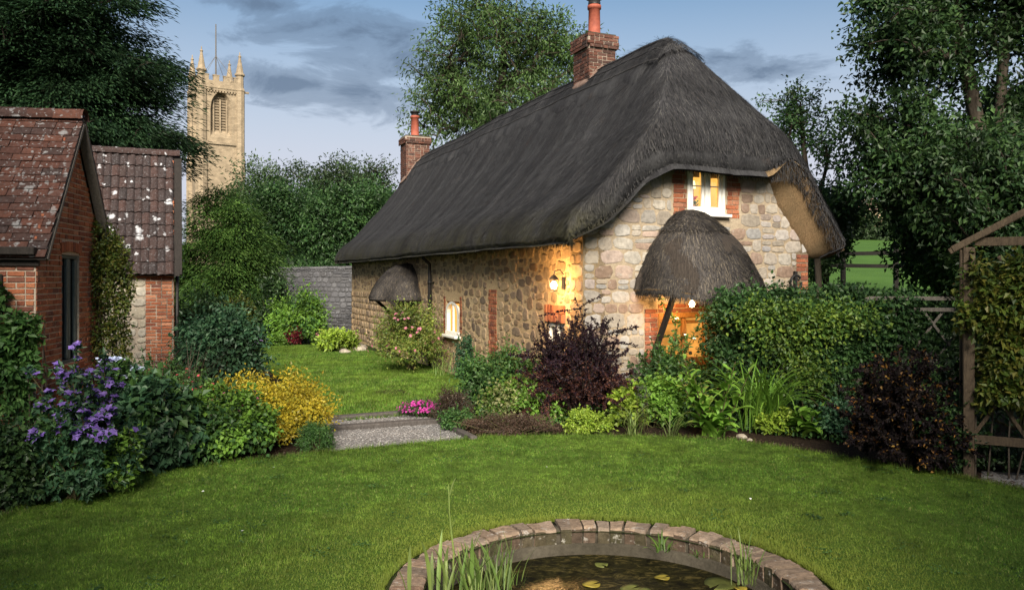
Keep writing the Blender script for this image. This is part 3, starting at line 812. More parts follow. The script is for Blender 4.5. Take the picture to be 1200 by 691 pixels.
    for dpt in (.0,):
        V = np.array([[[-.02, bm_ + p[0], p[1]] for p in o], [[-.02, bm_ + p[0], p[1]] for p in i_], [[.08, bm_ + p[0], p[1]] for p in i_]])
        mb.grid(V)
    mb.bevbox((.02, bm_, (sz0 + sz1) / 2), (.05, .075, sz1 - sz0 - .06)); mb.bevbox((.0, bm_, sz0 + .04), (.06, hw * 2, .08))
    mb.bevbox((-.06, bm_, sz0 - .03), (.16, hw * 2 + .14, .06))
    sw = mb.build('window', M['white_paint'], root)
    mb = MB(); mb.box((.07, bm_, (sz0 + sz1) / 2 - .02), (.01, hw * 1.6, sz1 - sz0 - .06)); mb.build('pane', M['lit_small'], sw)
    # ---- lower window beside the corner, mostly behind the barberry
    mb = MB(); bm_ = (l0 + l1) / 2; zc = (lz0 + lz1) / 2
    for z in (lz0 + .03, lz1 - .03): mb.bevbox((.06, bm_, z), (.08, l1 - l0, .06))
    for b in (l0 + .03, l1 - .03, bm_): mb.bevbox((.061, b, zc), (.078, .05, lz1 - lz0 - .12))
    mb.bevbox((-.04, bm_, lz0 - .03), (.14, l1 - l0 + .1, .06))
    sw = mb.build('window', M['white_paint'], root)
    mb = MB(); mb.box((.085, bm_, zc), (.01, l1 - l0 - .04, lz1 - lz0 - .06)); mb.build('pane', M['glass_dark'], sw)
    # ---- door in the porch
    mb = MB(); dm_ = (da0 + da1) / 2
    for a in (da0 + .05, da1 - .05): mb.bevbox((a, .05, dz1 / 2), (.1, .12, dz1))
    mb.bevbox((dm_, .05, dz1 - .045), (da1 - da0 - .2, .118, .09)); mb.bevbox((dm_ + .02, .06, dz1 / 2 - .05), (.07, .09, dz1 - .1))
    mb.bevbox((dm_, .07, .45), (da1 - da0 - .2, .05, .86)); mb.bevbox((dm_, .072, dz1 - .16), (da1 - da0 - .2, .06, .05))
    dr = mb.build('door', M['oak'], root)
    mb = MB(); mb.box((dm_, .10, dz1 / 2 + .35), (da1 - da0 - .2, .01, dz1 - .9)); mb.build('pane', M['lit_door'], dr)
    mb = MB(); mb.lathe([(0, -.03), (.025, -.02), (.03, 0), (.02, .03), (0, .035)], (dm_ + .12, .0, .95), 10); mb.build('handle', M['black_iron'], dr, True)
    # ---- thatched hood over the door: a half bell against the gable
    pa = (ga(748) + ga(885)) / 2 - .10; pw = 1.14; pd = 1.05
    zt, zb = gz(795, 247), 1.97
    nt, nz = 56, 30
    T_, S_ = np.meshgrid(np.linspace(0, math.pi, nt), np.linspace(0, 1, nz), indexing='ij')
    def hood(t, s):
        prof = np.interp(s, [0, .03, .15, .32, .5, .72, .88, 1.0], [.05, .16, .34, .56, .73, .87, .95, 1.0])
        lean = .06 * (1 - s)
        x = pa - .13 + .13 * s - np.cos(t) * pw * prof; y = -np.abs(np.sin(t)) ** .8 * (pd * prof + lean)
        z = zt + (zb - zt) * s + .05 * s ** 3 * np.sin(t * 3.1 + .6)
        return x, y, z
    x, y, z = hood(T_, S_); P = np.stack([x, y, z], -1)
    nzv = vnoise(P, 2.2)[..., None] * .05 + vnoise(P, 6)[..., None] * .025 + vnoise(P, 14)[..., None] * .009
    P = P + nzv * norm(np.stack([-np.cos(T_), -np.sin(T_), 0 * T_ + .5], -1))
    uvp = np.stack([T_ * 1.1, S_ * 1.9], -1)
    mb = MB(); mb.grid(P, uvp)
    low = P[:, -1].copy(); ctr = np.array([pa, 0, 0])
    inn = (low - ctr) * np.array([.80, .80, 0]) + ctr; inn[:, 2] = zb - .03
    mid = low.copy(); mid[:, 2] -= .09; mid[:, :2] = (mid[:, :2] - ctr[:2]) * .96 + ctr[:2]
    mb.grid(np.stack([low, mid, inn], 1), np.stack([uvp[:, -1]] * 3, 1), mi=1)
    top_in = inn.copy(); top_in[:, :2] = (inn[:, :2] - ctr[:2]) * .3 + ctr[:2]; top_in[:, 2] = zb + .5
    mb.grid(np.stack([inn, top_in], 1), mi=1)
    n = 16000
    t = rng.uniform(.02, math.pi - .02, n); s = rng.random(n) ** .7
    x, y, z = hood(t, s); x2, y2, z2 = hood(t + rng.normal(0, .03, n), np.minimum(s + rng.uniform(.06, .16, n), 1.05))
    P0 = np.stack([x, y, z], -1); P1 = np.stack([x2, y2, z2], -1); o_ = norm(np.stack([-np.cos(t), -np.sin(t), 0 * t + .5], -1))
    P0 = P0 + o_ * rng.uniform(.0, .02, (n, 1)); P1 = P1 + o_ * rng.uniform(.005, .035, (n, 1))
    S = norm(np.cross(P1 - P0, o_)) * .0045
    mb.add(np.stack([P0 - S, P0 + S, P1 + S, P1 - S], 1).reshape(-1, 3), np.arange(4 * n).reshape(n, 4), mi=2)
    nf = 2600; t = rng.uniform(.02, math.pi - .02, nf); s = rng.uniform(.93, 1.0, nf); x, y, z = hood(t, s); P0 = np.stack([x, y, z], -1); o_ = norm(np.stack([-np.cos(t), -np.sin(t), 0 * t], -1))   # ragged rim
    P1 = P0 + o_ * rng.uniform(-.02, .05, (nf, 1)) + np.array([0, 0, -1.0]) * rng.uniform(.06, .17, (nf, 1)) + rng.normal(0, .02, (nf, 3)); S = norm(np.cross(P1 - P0, o_)) * .005
    mb.add(np.stack([P0 - S, P0 + S, P1 + S * .4, P1 - S * .4], 1).reshape(-1, 3), np.arange(4 * nf).reshape(nf, 4), mi=2)
    nf = 500; t = rng.uniform(.02, math.pi - .02, nf); s = rng.uniform(.1, .95, nf); x, y, z = hood(t, s); P0 = np.stack([x, y, z], -1); o_ = norm(np.stack([-np.cos(t), -np.sin(t), 0 * t + .4], -1))   # loose wisps
    P1 = P0 + o_ * rng.uniform(.01, .06, (nf, 1)) + rng.normal(0, .10, (nf, 3)) * [1, .3, 1]; S = norm(np.cross(P1 - P0, o_)) * .003
    mb.add(np.stack([P0 - S, P0 + S, P1 + S * .4, P1 - S * .4], 1).reshape(-1, 3), np.arange(4 * nf).reshape(nf, 4), mi=2)
    hoodo = mb.build('porch_hood', [M['thatch_porch'], M['thatch_cut'], M['straw_porch']], root, True)
    # thicker crown with a scalloped edge on the hood
    mb = MB(); T2, S2 = np.meshgrid(np.linspace(.0, math.pi, 50), np.linspace(0, 1, 10), indexing='ij')
    S3 = S2 * (.25 + .05 * np.sin(T2 * 5 + 1) + .03 * np.sin(T2 * 13))
    x, y, z = hood(T2, S3); P = np.stack([x, y, z], -1) + norm(np.stack([-np.cos(T2), -np.sin(T2), 0 * T2 + .6], -1)) * np.where(S2 > .97, .0, .028)[..., None]
    P = P + vnoise(P, 9)[..., None] * .012
    mb.grid(P, np.stack([T2 * .9 + 3, S2 * .5], -1))
    n = 3500; t = rng.uniform(.02, math.pi - .02, n); s = rng.random(n) * .24
    x, y, z = hood(t, s); x2, y2, z2 = hood(t + rng.normal(0, .06, n), s + rng.uniform(.03, .08, n)); o_ = norm(np.stack([-np.cos(t), -np.sin(t), 0 * t + .6], -1))
    P0 = np.stack([x, y, z], -1) + o_ * .03; P1 = np.stack([x2, y2, z2], -1) + o_ * rng.uniform(.035, .075, (n, 1)); S = norm(np.cross(P1 - P0, o_)) * .0045
    mb.add(np.stack([P0 - S, P0 + S, P1 + S, P1 - S], 1).reshape(-1, 3), np.arange(4 * n).reshape(n, 4), mi=1)
    mb.build('hood_crown', [M['thatch_porch'], M['straw_porch']], hoodo, True)
    # braces and a beam carrying the hood
    mb = MB()
    for a in (pa - .80, pa + .78):
        mb.bar((a, -.02, .95), (a, -.62, zb + .02), .075, .075, up=(1, 0, 0)); mb.bar((a, -.03, zb + .0), (a, -.7, zb + .0), .07, .07)
    mb.bar((pa - .8, -.66, zb + .06), (pa + .8, -.66, zb + .06), .08, .08)
    mb.build('porch_frame', M['dark_wood'], root)
    mb = MB(); lx = 1.40
    mb.lathe([(0, -.045), (.03, -.035), (.045, 0), (.03, .035), (.016, .06), (0, .065)], (lx, -.92, 1.80), 12)
    pl = mb.build('porch_lamp', M['bulb'], root, True)
    mb = MB(); mb.lathe([(.02, .06), (.022, .1), (.008, .11), (.008, .2), (0, .2)], (lx, -.92, 1.80), 8); mb.build('lamp_holder', M['black_iron'], pl, True)
    # ---- wall lantern near the corner
    lbb = lb(658) - .14; lzz = lz(657, 333)
    mb = MB(); mb.box((-.04, lbb, lzz + .02), (.02, .08, .2)); mb.tube([(-.03, lbb, lzz + .16), (-.1, lbb, lzz + .24), (-.19, lbb, lzz + .22), (-.21, lbb, lzz + .15)], .01, 6)
    mb.lathe([(0, .17), (.03, .15), (.09, .09), (.095, .075), (0, .085)], (-.21, lbb, lzz), 6); mb.lathe([(0, -.12), (.06, -.12), (.06, -.10), (0, -.10)], (-.21, lbb, lzz), 6)
    for i in range(6):
        t = i * math.pi / 3; mb.tube([(-.21 + .058 * math.cos(t), lbb + .058 * math.sin(t), lzz - .11), (-.21 + .088 * math.cos(t), lbb + .088 * math.sin(t), lzz + .08)], .005, 4)
    wl = mb.build('wall_lantern', M['black_iron'], root)
    mb = MB(); mb.lathe([(0, -.07), (.035, -.06), (.055, -.005), (.04, .04), (.02, .06), (0, .065)], (-.21, lbb, lzz - .01), 12); mb.build('bulb', M['bulb'], wl, True)
    # ---- thatched canopy on the long wall, its door and brace
    b0, b1, oz1, oz0 = 8.9, 11.1, 2.62, 1.68; bc = (b0 + b1) / 2
    T_, S_ = np.meshgrid(np.linspace(0, math.pi, 44), np.linspace(0, 1, 22), indexing='ij')
    def hood2(t, s):
        prof = np.interp(s, [0, .05, .15, .3, .55, .8, 1.0], [.0, .24, .42, .6, .80, .93, 1.0])
        return -np.abs(np.sin(t)) ** .8 * (1.02 * prof + .05), bc + np.cos(t) * 1.1 * prof, oz1 + (oz0 - oz1) * s
    x, y, z = hood2(T_, S_); P = np.stack([x, y, z], -1); o_ = norm(np.stack([-np.sin(T_), np.cos(T_), 0 * T_ + .5], -1)); P = P + (vnoise(P, 5) * .03)[..., None] * o_
    uvp = np.stack([T_ * 1.1, S_ * 1.5], -1); mb = MB(); mb.grid(P, uvp)
    low = P[:, -1].copy(); ctr = np.array([0, bc, 0]); inn = (low - ctr) * np.array([.8, .8, 0]) + ctr; inn[:, 2] = oz0 - .02; mid = low.copy(); mid[:, 2] -= .09
    mb.grid(np.stack([low, mid, inn], 1), np.stack([uvp[:, -1]] * 3, 1)); ti = (inn - ctr) * np.array([.3, .3, 0]) + ctr; ti[:, 2] = oz0 + .4; mb.grid(np.stack([inn, ti], 1), mi=1)
    n = 6000; t = rng.uniform(.02, math.pi - .02, n); s = rng.random(n) ** .7
    p0 = np.stack(hood2(t, s), -1); nb = np.stack(hood2(t + rng.normal(0, .03, n), np.minimum(s + rng.uniform(.08, .2, n), 1.06)), -1); o_ = norm(np.stack([-np.sin(t), np.cos(t), 0 * t + .5], -1))
    p0 = p0 + o_ * .02; nb = nb + o_ * .03; S = norm(np.cross(nb - p0, o_)) * .006
    mb.add(np.stack([p0 - S, p0 + S, nb + S, nb - S], 1).reshape(-1, 3), np.arange(4 * n).reshape(n, 4), mi=2)
    mb.build('door_canopy', [M['thatch_porch'], M['thatch_cut'], M['straw_porch']], root, True)
    for b in (b0 + .25, b1 - .25): mb = MB(); mb.bar((-.02, b, .95), (-.8, b, oz0 - .02), .08, .08, up=(0, 1, 0)); mb.bar((-.02, b, oz0 - .05), (-.88, b, oz0 - .05), .08, .08); mb.build('canopy_bracket', M['dark_wood'], root)
    mb = MB(); mb.box((.1, (d0 + d1) / 2, .92), (.05, d1 - d0, 1.84))
    for i in range(6): mb.box((.072, d0 + (d1 - d0) * (i + .5) / 6, .92), (.02, (d1 - d0) / 6 - .012, 1.8))
    d2 = mb.build('door', M['dark_wood'], root)
    # ---- downpipe, tie plate
    mb = MB(); b = lb(508.5)
    mb.tube([(-.11, b, 0.0), (-.11, b, 2.3), (-.11, b, 2.55), (-.3, b, 2.72)], .042, 10)
    for z in (.3, 1.2, 2.1): mb.tube([(-.11, b, z - .04), (-.11, b, z + .04)], .056, 10); mb.box((-.05, b, z), (.12, .1, .03))
    mb.build('downpipe', M['black_iron'], root, True)
    mb = MB(); t = np.linspace(.6, 2 * math.pi + .1, 22); ca, cz_ = ga(930), gz(930, 331)
    mb.tube(np.stack([ca + .12 * np.cos(t), np.full(22, -.06), cz_ + .13 * np.sin(t)], -1), .022, 8); mb.box((ca, -.04, cz_ + .05), (.05, .06, .3))
    mb.build('tie_plate', M['black_iron'], root)
    # ---- light bulbs: the two lamps that are lit and the lit bedroom
    for nm, loc, e, r in (('wall_light', (-.32, lbb - .03, lzz - .0), 72, .22), ('porch_light', (lx + .12, -.45, 1.72), 22, .12)):
        l = bpy.data.lights.new(nm, 'POINT'); l.energy = e; l.shadow_soft_size = r; l.color = (1.0, .55, .2)
        lo = bpy.data.objects.new(nm, l); C.objects.link(lo); lo.parent = root; lo.location = loc
    # flowers in a pot on the window board
    fl = thing('flower_vase', 'small pot of red flowers behind the lit upstairs gable window', 'flower pot')
    w = np.array([*cworld(wm - .20, .13), wz0 + .05]); fl.location = w
    mb = MB(); mb.lathe([(0, 0), (.045, 0), (.06, .1), (.0, .1)], (0, 0, 0), 12); mb.build('pot', M['terracotta'], fl, True)
    mb = MB(); V, q_ = leaves(rng.normal(0, .022, (70, 3)) * [2, .8, 1.6] + np.array([0, 0, .13]), unit(70), unit(70), .06, .035); mb.add(V, q_); mb.build('foliage', M['mid_green'], fl)
    mb = MB(); V, q_ = leaves(rng.normal(0, .022, (60, 3)) * [2, .8, 1.4] + np.array([0, 0, .21]), unit(60), unit(60), .045, .04); mb.add(V, q_); mb.build('blossom', M['red_petal'], fl)


def leaves(P, D, N, L, W, fold=.18, tipw=None):            # rhombic leaves, lightly folded along the midrib
    n = len(P); L = np.broadcast_to(L, (n,))[:, None]; W = np.broadcast_to(W, (n,))[:, None]
    D = norm(D); S = norm(np.cross(D, N)); N = np.cross(S, D)
    b = P; t = P + D * L - N * L * .12
    m = P + D * L * .42 + N * W * fold
    V = np.stack([b, m + S * W / 2, t, m - S * W / 2], 1).reshape(-1, 3)
    return V, np.arange(4 * n).reshape(n, 4)


cottage()

# ------------------------------------------------------------------ outbuildings on the left
def tiled_slope(mb, O, U, D, Wd, Ln, tw, step, mi=0, lift=.02, jit=.006):
    O, U, D = np.array(O, float), norm(np.array(U, float)), norm(np.array(D, float)); N = np.cross(U, D)
    if N[2] < 0: N = -N
    r = 0; y = 0.0
    while y < Ln:
        x = -tw * .5 if r % 2 else 0.0
        while x < Wd:
            w = tw * rng.uniform(.92, 1.08); xa, xb = max(x, 0), min(x + w, Wd)
            if xb - xa > .02:
                c = O + U * (xa + xb) / 2 + D * (y + step * .62) + N * (lift * .75 + rng.uniform(0, .006))
                tilt = lift / (step * 1.3)
                D2 = norm(D - N * tilt + U * rng.normal(0, .012)); N2 = np.cross(U, D2); N2 = N2 if N2[2] > 0 else -N2
                mb.bevbox(c, (xb - xa - .006, step * 1.3, .014), .003, mi, np.stack([U, D2, N2], 1), jit * .4)
            x += w
        y += step * (1 if True else 0); r += 1


def shed_one():
    rot = math.atan2(.174, .985)
    N0 = np.array([-6.0, 10.0])
    root = thing('brick_shed', 'red brick outbuilding with a mossy plain tiled roof and a narrow grey window', 'shed', (*N0, 0), rot)
    gl = Basis((0, 0, 0), (0, 1, 0), (1, 0, 0))             # gable plane faces +x locally, runs along +y
    fb = Basis((-6, 0, 0), (1, 0, 0), (0, -1, 0))
    Dp, ez, rz_, ry = 2.5, 2.56, 4.42, 1.257
    top = lambda y: ez + (rz_ - ez) * (1 - abs(y - ry) / ry)
    loc = lambda px: (lambda k: (-6.0 - 10.0 * k) / (.174 + .985 * k))((px - 600) / F)
    lzz = lambda px, py: EYE + (HZ - py) / F * (10 + .985 * loc(px))
    w0, w1 = loc(72), loc(92.5); z0, z1 = lzz(82, 425), lzz(82, 299)
    hole = [(w0, w1, z0, z1)]
    mb = MB()
    wall_sheet(mb, gl, 0, Dp, -.2, top, hole, .22, .1)
    bricks(mb, gl, .0, Dp, 0, 4.4, L=.21, Hh=.074, gap=.016, holes=[(w0, w1, z0 - .09, z1 + .16)], top=top, mi=1)
    for i in range(9):
        y = w0 - .06 + (w1 - w0 + .12) * (i + .5) / 9; mb.bevbox((.0, y, z1 + .09 + .03 * math.sin((i + .5) / 9 * math.pi)), (.05, (w1 - w0 + .12) / 9 - .01, .14), .004, 1)
    wall_sheet(mb, fb, 0, 5.78, -.2, lambda x: ez - .002, [], .22, .5)
    bricks(mb, fb, 0, 6.0, 0, ez, L=.21, Hh=.074, gap=.016, mi=1)
    mb.build('wall', [M['mortar_grey'], M['brick']], root)
    mb = MB()
    mb.bevbox((-.03, (w0 + w1) / 2, z0 - .045), (.16, w1 - w0 + .16, .075), .006); mb.build('sill', M['brick'], root)
    mb = MB(); f = .05; m = (w0 + w1) / 2; zc = (z0 + z1) / 2
    for z in (z0 + f / 2, z1 - f / 2): mb.bevbox((-.06, m, z), (.08, w1 - w0, f))
    for y in (w0 + f / 2, w1 - f / 2, m): mb.bevbox((-.061, y, zc), (.078, f, z1 - z0 - 2 * f))
    for a, b in ((w0 + f, m - f / 2), (m + f / 2, w1 - f)):
        for y in (a + .018, b - .018): mb.bevbox((-.045, y, zc), (.05, .034, z1 - z0 - 2 * f - .01))
    wn = mb.build('window', M['green_paint'], root)
    mb = MB(); mb.box((-.075, m, zc), (.008, w1 - w0 - .08, z1 - z0 - .08)); mb.build('pane', M['glass_dark'], wn)
    # roof
    mb = MB(); ov = .16; ex = .14
    for sgn, y_e in ((1, -.12), (-1, Dp + .12)):
        run = ry - y_e if sgn > 0 else y_e - ry; rise = run * (rz_ - ez) / ry; D = np.array([0, sgn * run, rise]); Ls = np.linalg.norm(D); D = D / Ls
        O = np.array([-6.0, y_e, rz_ + .07 - rise])
        mb.grid(np.array([[O, O + D * Ls], [O + np.array([6 + ov, 0, 0]), O + np.array([6 + ov, 0, 0]) + D * Ls]]) - np.array([0, 0, .02]), mi=1)
        tiled_slope(mb, O, (1, 0, 0), D, 6 + ov, Ls - .03, .25, .122)
    for i in range(19):                                       # ridge tiles
        x = -6 + .34 * i; n = 9; t = np.linspace(-.2, math.pi + .2, n)
        V = np.array([[[xx, ry + .14 * math.cos(q), rz_ + .04 + .13 * math.sin(q) + dz] for q in t] for xx, dz in ((x, 0), (min(x + .35, ov + .01), .008))]); mb.grid(V)
    mb.build('tiled_roof', [M['tile'], M['dark_wood']], root)
    mb = MB()
    for sgn in (1, -1):
        ya = ry - sgn * (ry + .06); za = rz_ + .0 - (ry + .06) * (rz_ - ez) / ry
        mb.bar((ov - .06, ya, za - .04), (ov - .06, ry - sgn * .02, rz_ - .04), .05, .13, up=(1, 0, 0))
        mb.bar((ov - .03, ya, za + .0), (ov - .03, ry - sgn * .02, rz_ + .03), .03, .045, up=(1, 0, 0))
    mb.build('bargeboard', M['grey_wood'], root)
    mb = MB(); mb.bevbox((-2.9, -.14, ez - .02), (5.9, .12, .1)); mb.bevbox((-2.9, -.02, ez - .14), (5.9, .05, .14)); mb.build('gutter', M['dark_wood'], root)
    # small fixed window far left on the front wall
    mb = MB(); mb.bevbox((-.62, -.02, 1.95), (.5, .05, .6)); fw = mb.build('window', M['dark_wood'], root)


def shed_two():
    root = thing('stone_shed', 'stone and brick outbuilding under a white spotted pantile roof', 'shed', (-7.25, 17.0, 0), CROT)
    Dp, ez, rz_, ry = 2.6, 2.5, 4.95, 1.3; Wd = 4.2
    fb = Basis((-Wd, 0, 0), (1, 0, 0), (0, -1, 0)); gl = Basis((0, 0, 0), (0, 1, 0), (1, 0, 0))
    top = lambda y: ez + (rz_ - ez) * (1 - abs(y - ry) / ry)
    mb = MB()
    wall_sheet(mb, fb, 0, Wd, -.2, lambda x: ez, [], .3, .5)
    stones(mb, fb, 0, Wd - .52, 0, ez - .3, (.16, .3), (.8, 1.6), .022, .025, [], None, sq=3.6, jit=.08, mi=1)
    bricks(mb, fb, Wd - .55, Wd, 0, ez - .16, L=.21, Hh=.074, gap=.016, mi=2, ragged=.0); bricks(mb, fb, 0, Wd, ez - .3, ez, L=.21, Hh=.074, mi=2)
    wall_sheet(mb, gl, 0, Dp, -.2, top, [], .3, .1)
    bricks(mb, gl, 0, Dp, 0, 4.9, L=.21, Hh=.074, top=top, mi=2)
    mb.build('wall', [M['mortar_grey'], M['shed_stone'], M['brick']], root)
    mb = MB(); ov = .12
    for sgn, y_e in ((1, -.16), (-1, Dp + .16)):
        run = abs(ry - y_e); rise = run * (rz_ - ez) / ry; D = np.array([0, sgn * run, rise]); Ls = np.linalg.norm(D); D /= Ls
        O = np.array([-Wd, y_e, rz_ + .08 - rise]); Nn = np.cross([1, 0, 0], D) * sgn
        mb.grid(np.array([[O, O + D * Ls], [O + np.array([Wd + ov, 0, 0]), O + np.array([Wd + ov, 0, 0]) + D * Ls]]) - np.array([0, 0, .03]), mi=1)
        tw, st = .155, .305; nx = int((Wd + ov) / tw); ny = int(Ls / st) + 1
        for j in range(ny):
            for i in range(nx):
                t = np.linspace(0, 1, 7); xo = i * tw + rng.normal(0, .004); lf = rng.uniform(0, .012)
                prof = .032 * np.sin(t * math.pi) ** 1.0 - .012 * np.sin(t * 2 * math.pi)
                y0, y1 = j * st - .02 + rng.normal(0, .006), min((j + 1) * st + .03, Ls)
                if y1 - y0 < .05: continue
                V = np.array([[O + np.array([xo + tt * tw * 1.08, 0, 0]) + D * yy + Nn * (pp + ll + lf) for tt, pp in zip(t, prof)] for yy, ll in ((y0, .028), (y0 + .001, .04), (y1, .006))]); V[0] -= Nn * .02
                mb.grid(V)
    for i in range(14):
        x = -Wd + .34 * i; t = np.linspace(-.2, math.pi + .2, 9)
        if x > ov - .05: break
        V = np.array([[[xx, ry + .13 * math.cos(q), rz_ + .06 + .12 * math.sin(q) + dz] for q in t] for xx, dz in ((x, 0), (min(x + .35, ov + .01), .01))]); mb.grid(V)
    mb.build('pantile_roof', [M['pantile'], M['dark_wood']], root)
    mb = MB()
    for sgn in (1, -1):
        ya = ry - sgn * (ry + .12); za = rz_ - (ry + .12) * (rz_ - ez) / ry
        mb.bar((ov - .03, ya, za), (ov - .03, ry - sgn * .02, rz_), .04, .16, up=(1, 0, 0))
    mb.build('bargeboard', M['dark_wood'], root)
    mb = MB(); mb.tube([(.07, .12, 0), (.07, .12, 2.3)], .035, 8); mb.build('downpipe', M['black_iron'], root, True)
shed_one(); shed_two()

# ------------------------------------------------------------------ boundary wall, church tower
def boundary_wall():
    a = np.array(at(318, 380, 37)[:2]); b = np.array(at(420, 380, 35)[:2]); d = b - a; L = np.linalg.norm(d) + 1.5; rot = math.atan2(d[1], d[0])
    root = thing('boundary_wall', 'old grey stone garden wall below the tall dark hedge', 'wall', (*a, 0), rot)
    mb = MB(); bs = Basis((-4, 0, 0), (1, 0, 0), (0, -1, 0)); wall_sheet(mb, bs, 0, L + 4, -.2, lambda x: 2.62, [], .4, 1.5)
    stones(mb, bs, 0, L + 4, 0, 2.6, (.17, .3), (.8, 2.0), .03, .035, [], None, sq=4, mi=1); mb.build('wall', [M['mortar_dark'], M['grey_stone']], root)
    mb = MB(); x = 0
    while x < L + 4:
        w = rng.uniform(.35, .6); mb.bevbox((-4 + x + w / 2, .2, 2.66 + rng.uniform(-.015, .02)), (w - .015, .5, .12), .02, 0, None, .015); x += w
    mb.build('coping', M['grey_stone'], root)
    a = np.array(at(383, 380, 32)[:2]); b = np.array(at(412, 380, 31)[:2]); d = b - a; L = np.linalg.norm(d) + .5
    root = thing('low_wall', 'low dry stone retaining wall beside the far corner of the cottage', 'wall', (*a, 0), math.atan2(d[1], d[0]))
    mb = MB(); bs = Basis((0, 0, 0), (1, 0, 0), (0, -1, 0)); wall_sheet(mb, bs, 0, L, -.2, lambda x: .72, [], .4, 1.5); stones(mb, bs, 0, L, 0, .78, (.12, .2), (1.2, 2.6), .02, .05, [], None, sq=4, mi=1)
    mb.build('wall', [M['mortar_dark'], M['grey_stone']], root)
boundary_wall()


def church():
    Y = 90.0; W = 4.55
    c = at(253, 200, Y + 2)
    root = thing('church_tower', 'golden stone church tower with corner pinnacles, battlements and a flagpole', 'church tower', (c[0], c[1], 0), R(35))
    zz = lambda py: EYE + (HZ - py) / F * Y
    h = W / 2
    zp, zs, zc = zz(97), zz(168), zz(114)
    bs = [Basis((-h, -h, 0), (1, 0, 0), (0, -1, 0)), Basis((-h, h, 0), (0, -1, 0), (-1, 0, 0)), Basis((h, -h, 0), (0, 1, 0), (1, 0, 0)), Basis((h, h, 0), (-1, 0, 0), (0, 1, 0))]
    mb = MB(); w0, w1, z0, z1 = W * .24, W * .76, zz(161), zz(107)
    cx = (w0 + w1) / 2; hw = (w1 - w0) / 2; n = 12
    spring = z0 + (z1 - z0) * .62
    def arch(x):                                               # pointed arch
        t = min(abs(x - cx) / hw, 1.0); return spring + (z1 - spring) * math.sqrt(max(0, 1 - t ** 1.6))
    for b in bs:
        P = lambda u, nn, z: b.O + u * b.U + nn * b.N + np.array([0, 0, z])
        q = lambda *p: mb.add(list(p), [[0, 1, 2, 3]])
        q(P(0, 0, -.5), P(w0, 0, -.5), P(w0, 0, zp), P(0, 0, zp)); q(P(w1, 0, -.5), P(W, 0, -.5), P(W, 0, zp), P(w1, 0, zp))
        q(P(w0, 0, -.5), P(w1, 0, -.5), P(w1, 0, z0), P(w0, 0, z0))
        xs = np.linspace(w0, w1, 2 * n + 1)
        for a, c_ in zip(xs[:-1], xs[1:]):
            q(P(a, 0, arch(a)), P(c_, 0, arch(c_)), P(c_, 0, zp), P(a, 0, zp))
            ia, ic = cx + (a - cx) * .72, cx + (c_ - cx) * .72; sc = lambda z: z0 + .5 + (z - z0) * .88
            q(P(a, 0, arch(a)), P(c_, 0, arch(c_)), P(ic, -.75, sc(arch(c_))), P(ia, -.75, sc(arch(a))))
        i0, i1 = cx - hw * .72, cx + hw * .72
        q(P(w0, 0, z0), P(i0, -.75, z0 + .5), P(i0, -.75, z0 + .5 + (arch(w0) - z0) * .88), P(w0, 0, arch(w0)))
        q(P(w1, 0, z0), P(i1, -.75, z0 + .5), P(i1, -.75, z0 + .5 + (arch(w1) - z0) * .88), P(w1, 0, arch(w1)))
        q(P(w0, 0, z0), P(w1, 0, z0), P(i1, -.75, z0 + .9), P(i0, -.75, z0 + .9))
    body = mb.build('tower_walls', M['church'], root)
    mb = MB()
    for b in bs:
        mb.add([b.O + u * b.U - .8 * b.N + np.array([0, 0, z]) for u, z in ((w0, z0), (w1, z0), (w1, z1), (w0, z1))], [[0, 1, 2, 3]])
        for k in range(14):
            z = z0 + .8 + k * (z1 - z0 - .8) / 14; c_ = b.O + cx * b.U - .72 * b.N + np.array([0, 0, z]); mb.box(c_, (hw * 1.4, .12, .1), rot=b.Rm)
    mb.build('belfry_louvre', M['louvre'], root)
    mb = MB()
    for b in bs:
        for u in (cx - hw * .0, cx - hw * .62, cx + hw * .62): mb.box(b.O + u * b.U - .55 * b.N + np.array([0, 0, (z0 + z1) / 2 - .3]), (.16, .2, z1 - z0 - 1.0), rot=b.Rm)
        mb.box(b.O + W / 2 * b.U + .08 * b.N + np.array([0, 0, zs]), (W + .5, .2, .28), rot=b.Rm)
        mb.box(b.O + W / 2 * b.U + .1 * b.N + np.array([0, 0, zc + 1.1]), (W + .5, .26, .26), rot=b.Rm)
        for k in range(14):                                      # corbel table
            mb.box(b.O + W * (k + .5) / 14 * b.U + .08 * b.N + np.array([0, 0, zc + .72]), (.17, .2, .42), rot=b.Rm)
        mb.box(b.O + W / 2 * b.U - .02 * b.N + np.array([0, 0, zp - .4]), (W, .35, 1.1), rot=b.Rm)
        for k in range(4):                                       # merlons
            mb.box(b.O + W * (k + .5) / 4 * b.U - .04 * b.N + np.array([0, 0, zp + .42]), (W / 4 * .56, .36, .62), rot=b.Rm); mb.box(b.O + W * (k + .5) / 4 * b.U - .04 * b.N + np.array([0, 0, zp + .76]), (W / 4 * .64, .44, .1), rot=b.Rm)
    mb.build('parapet', M['church'], root)
    for sx in (-1, 1):
        for sy in (-1, 1):
            mb = MB(); x, y = sx * h * .93, sy * h * .93
            mb.lathe([(.66, -.5), (.66, zs - 2), (.56, zs - 1.2), (.56, zc + .9), (.62, zc + 1.0), (.5, zc + 1.3)], (x, y, 0), 8); mb.build('buttress', M['church'], root)
            mb = MB(); mb.lathe([(.46, zc + 1.2), (.42, zp + 1.0), (.58, zp + 1.15), (.58, zp + 1.3), (.44, zp + 1.42), (.12, zp + 3.2), (.2, zp + 3.35), (.06, zp + 3.5), (.06, zp + 3.75), (0, zp + 3.9)], (x, y, 0), 8); mb.build('pinnacle', M['church'], root)
    mb = MB(); mb.box((0, 0, zp - .7), (W - .3, W - .3, .1)); mb.build('roof', M['lead'], root)
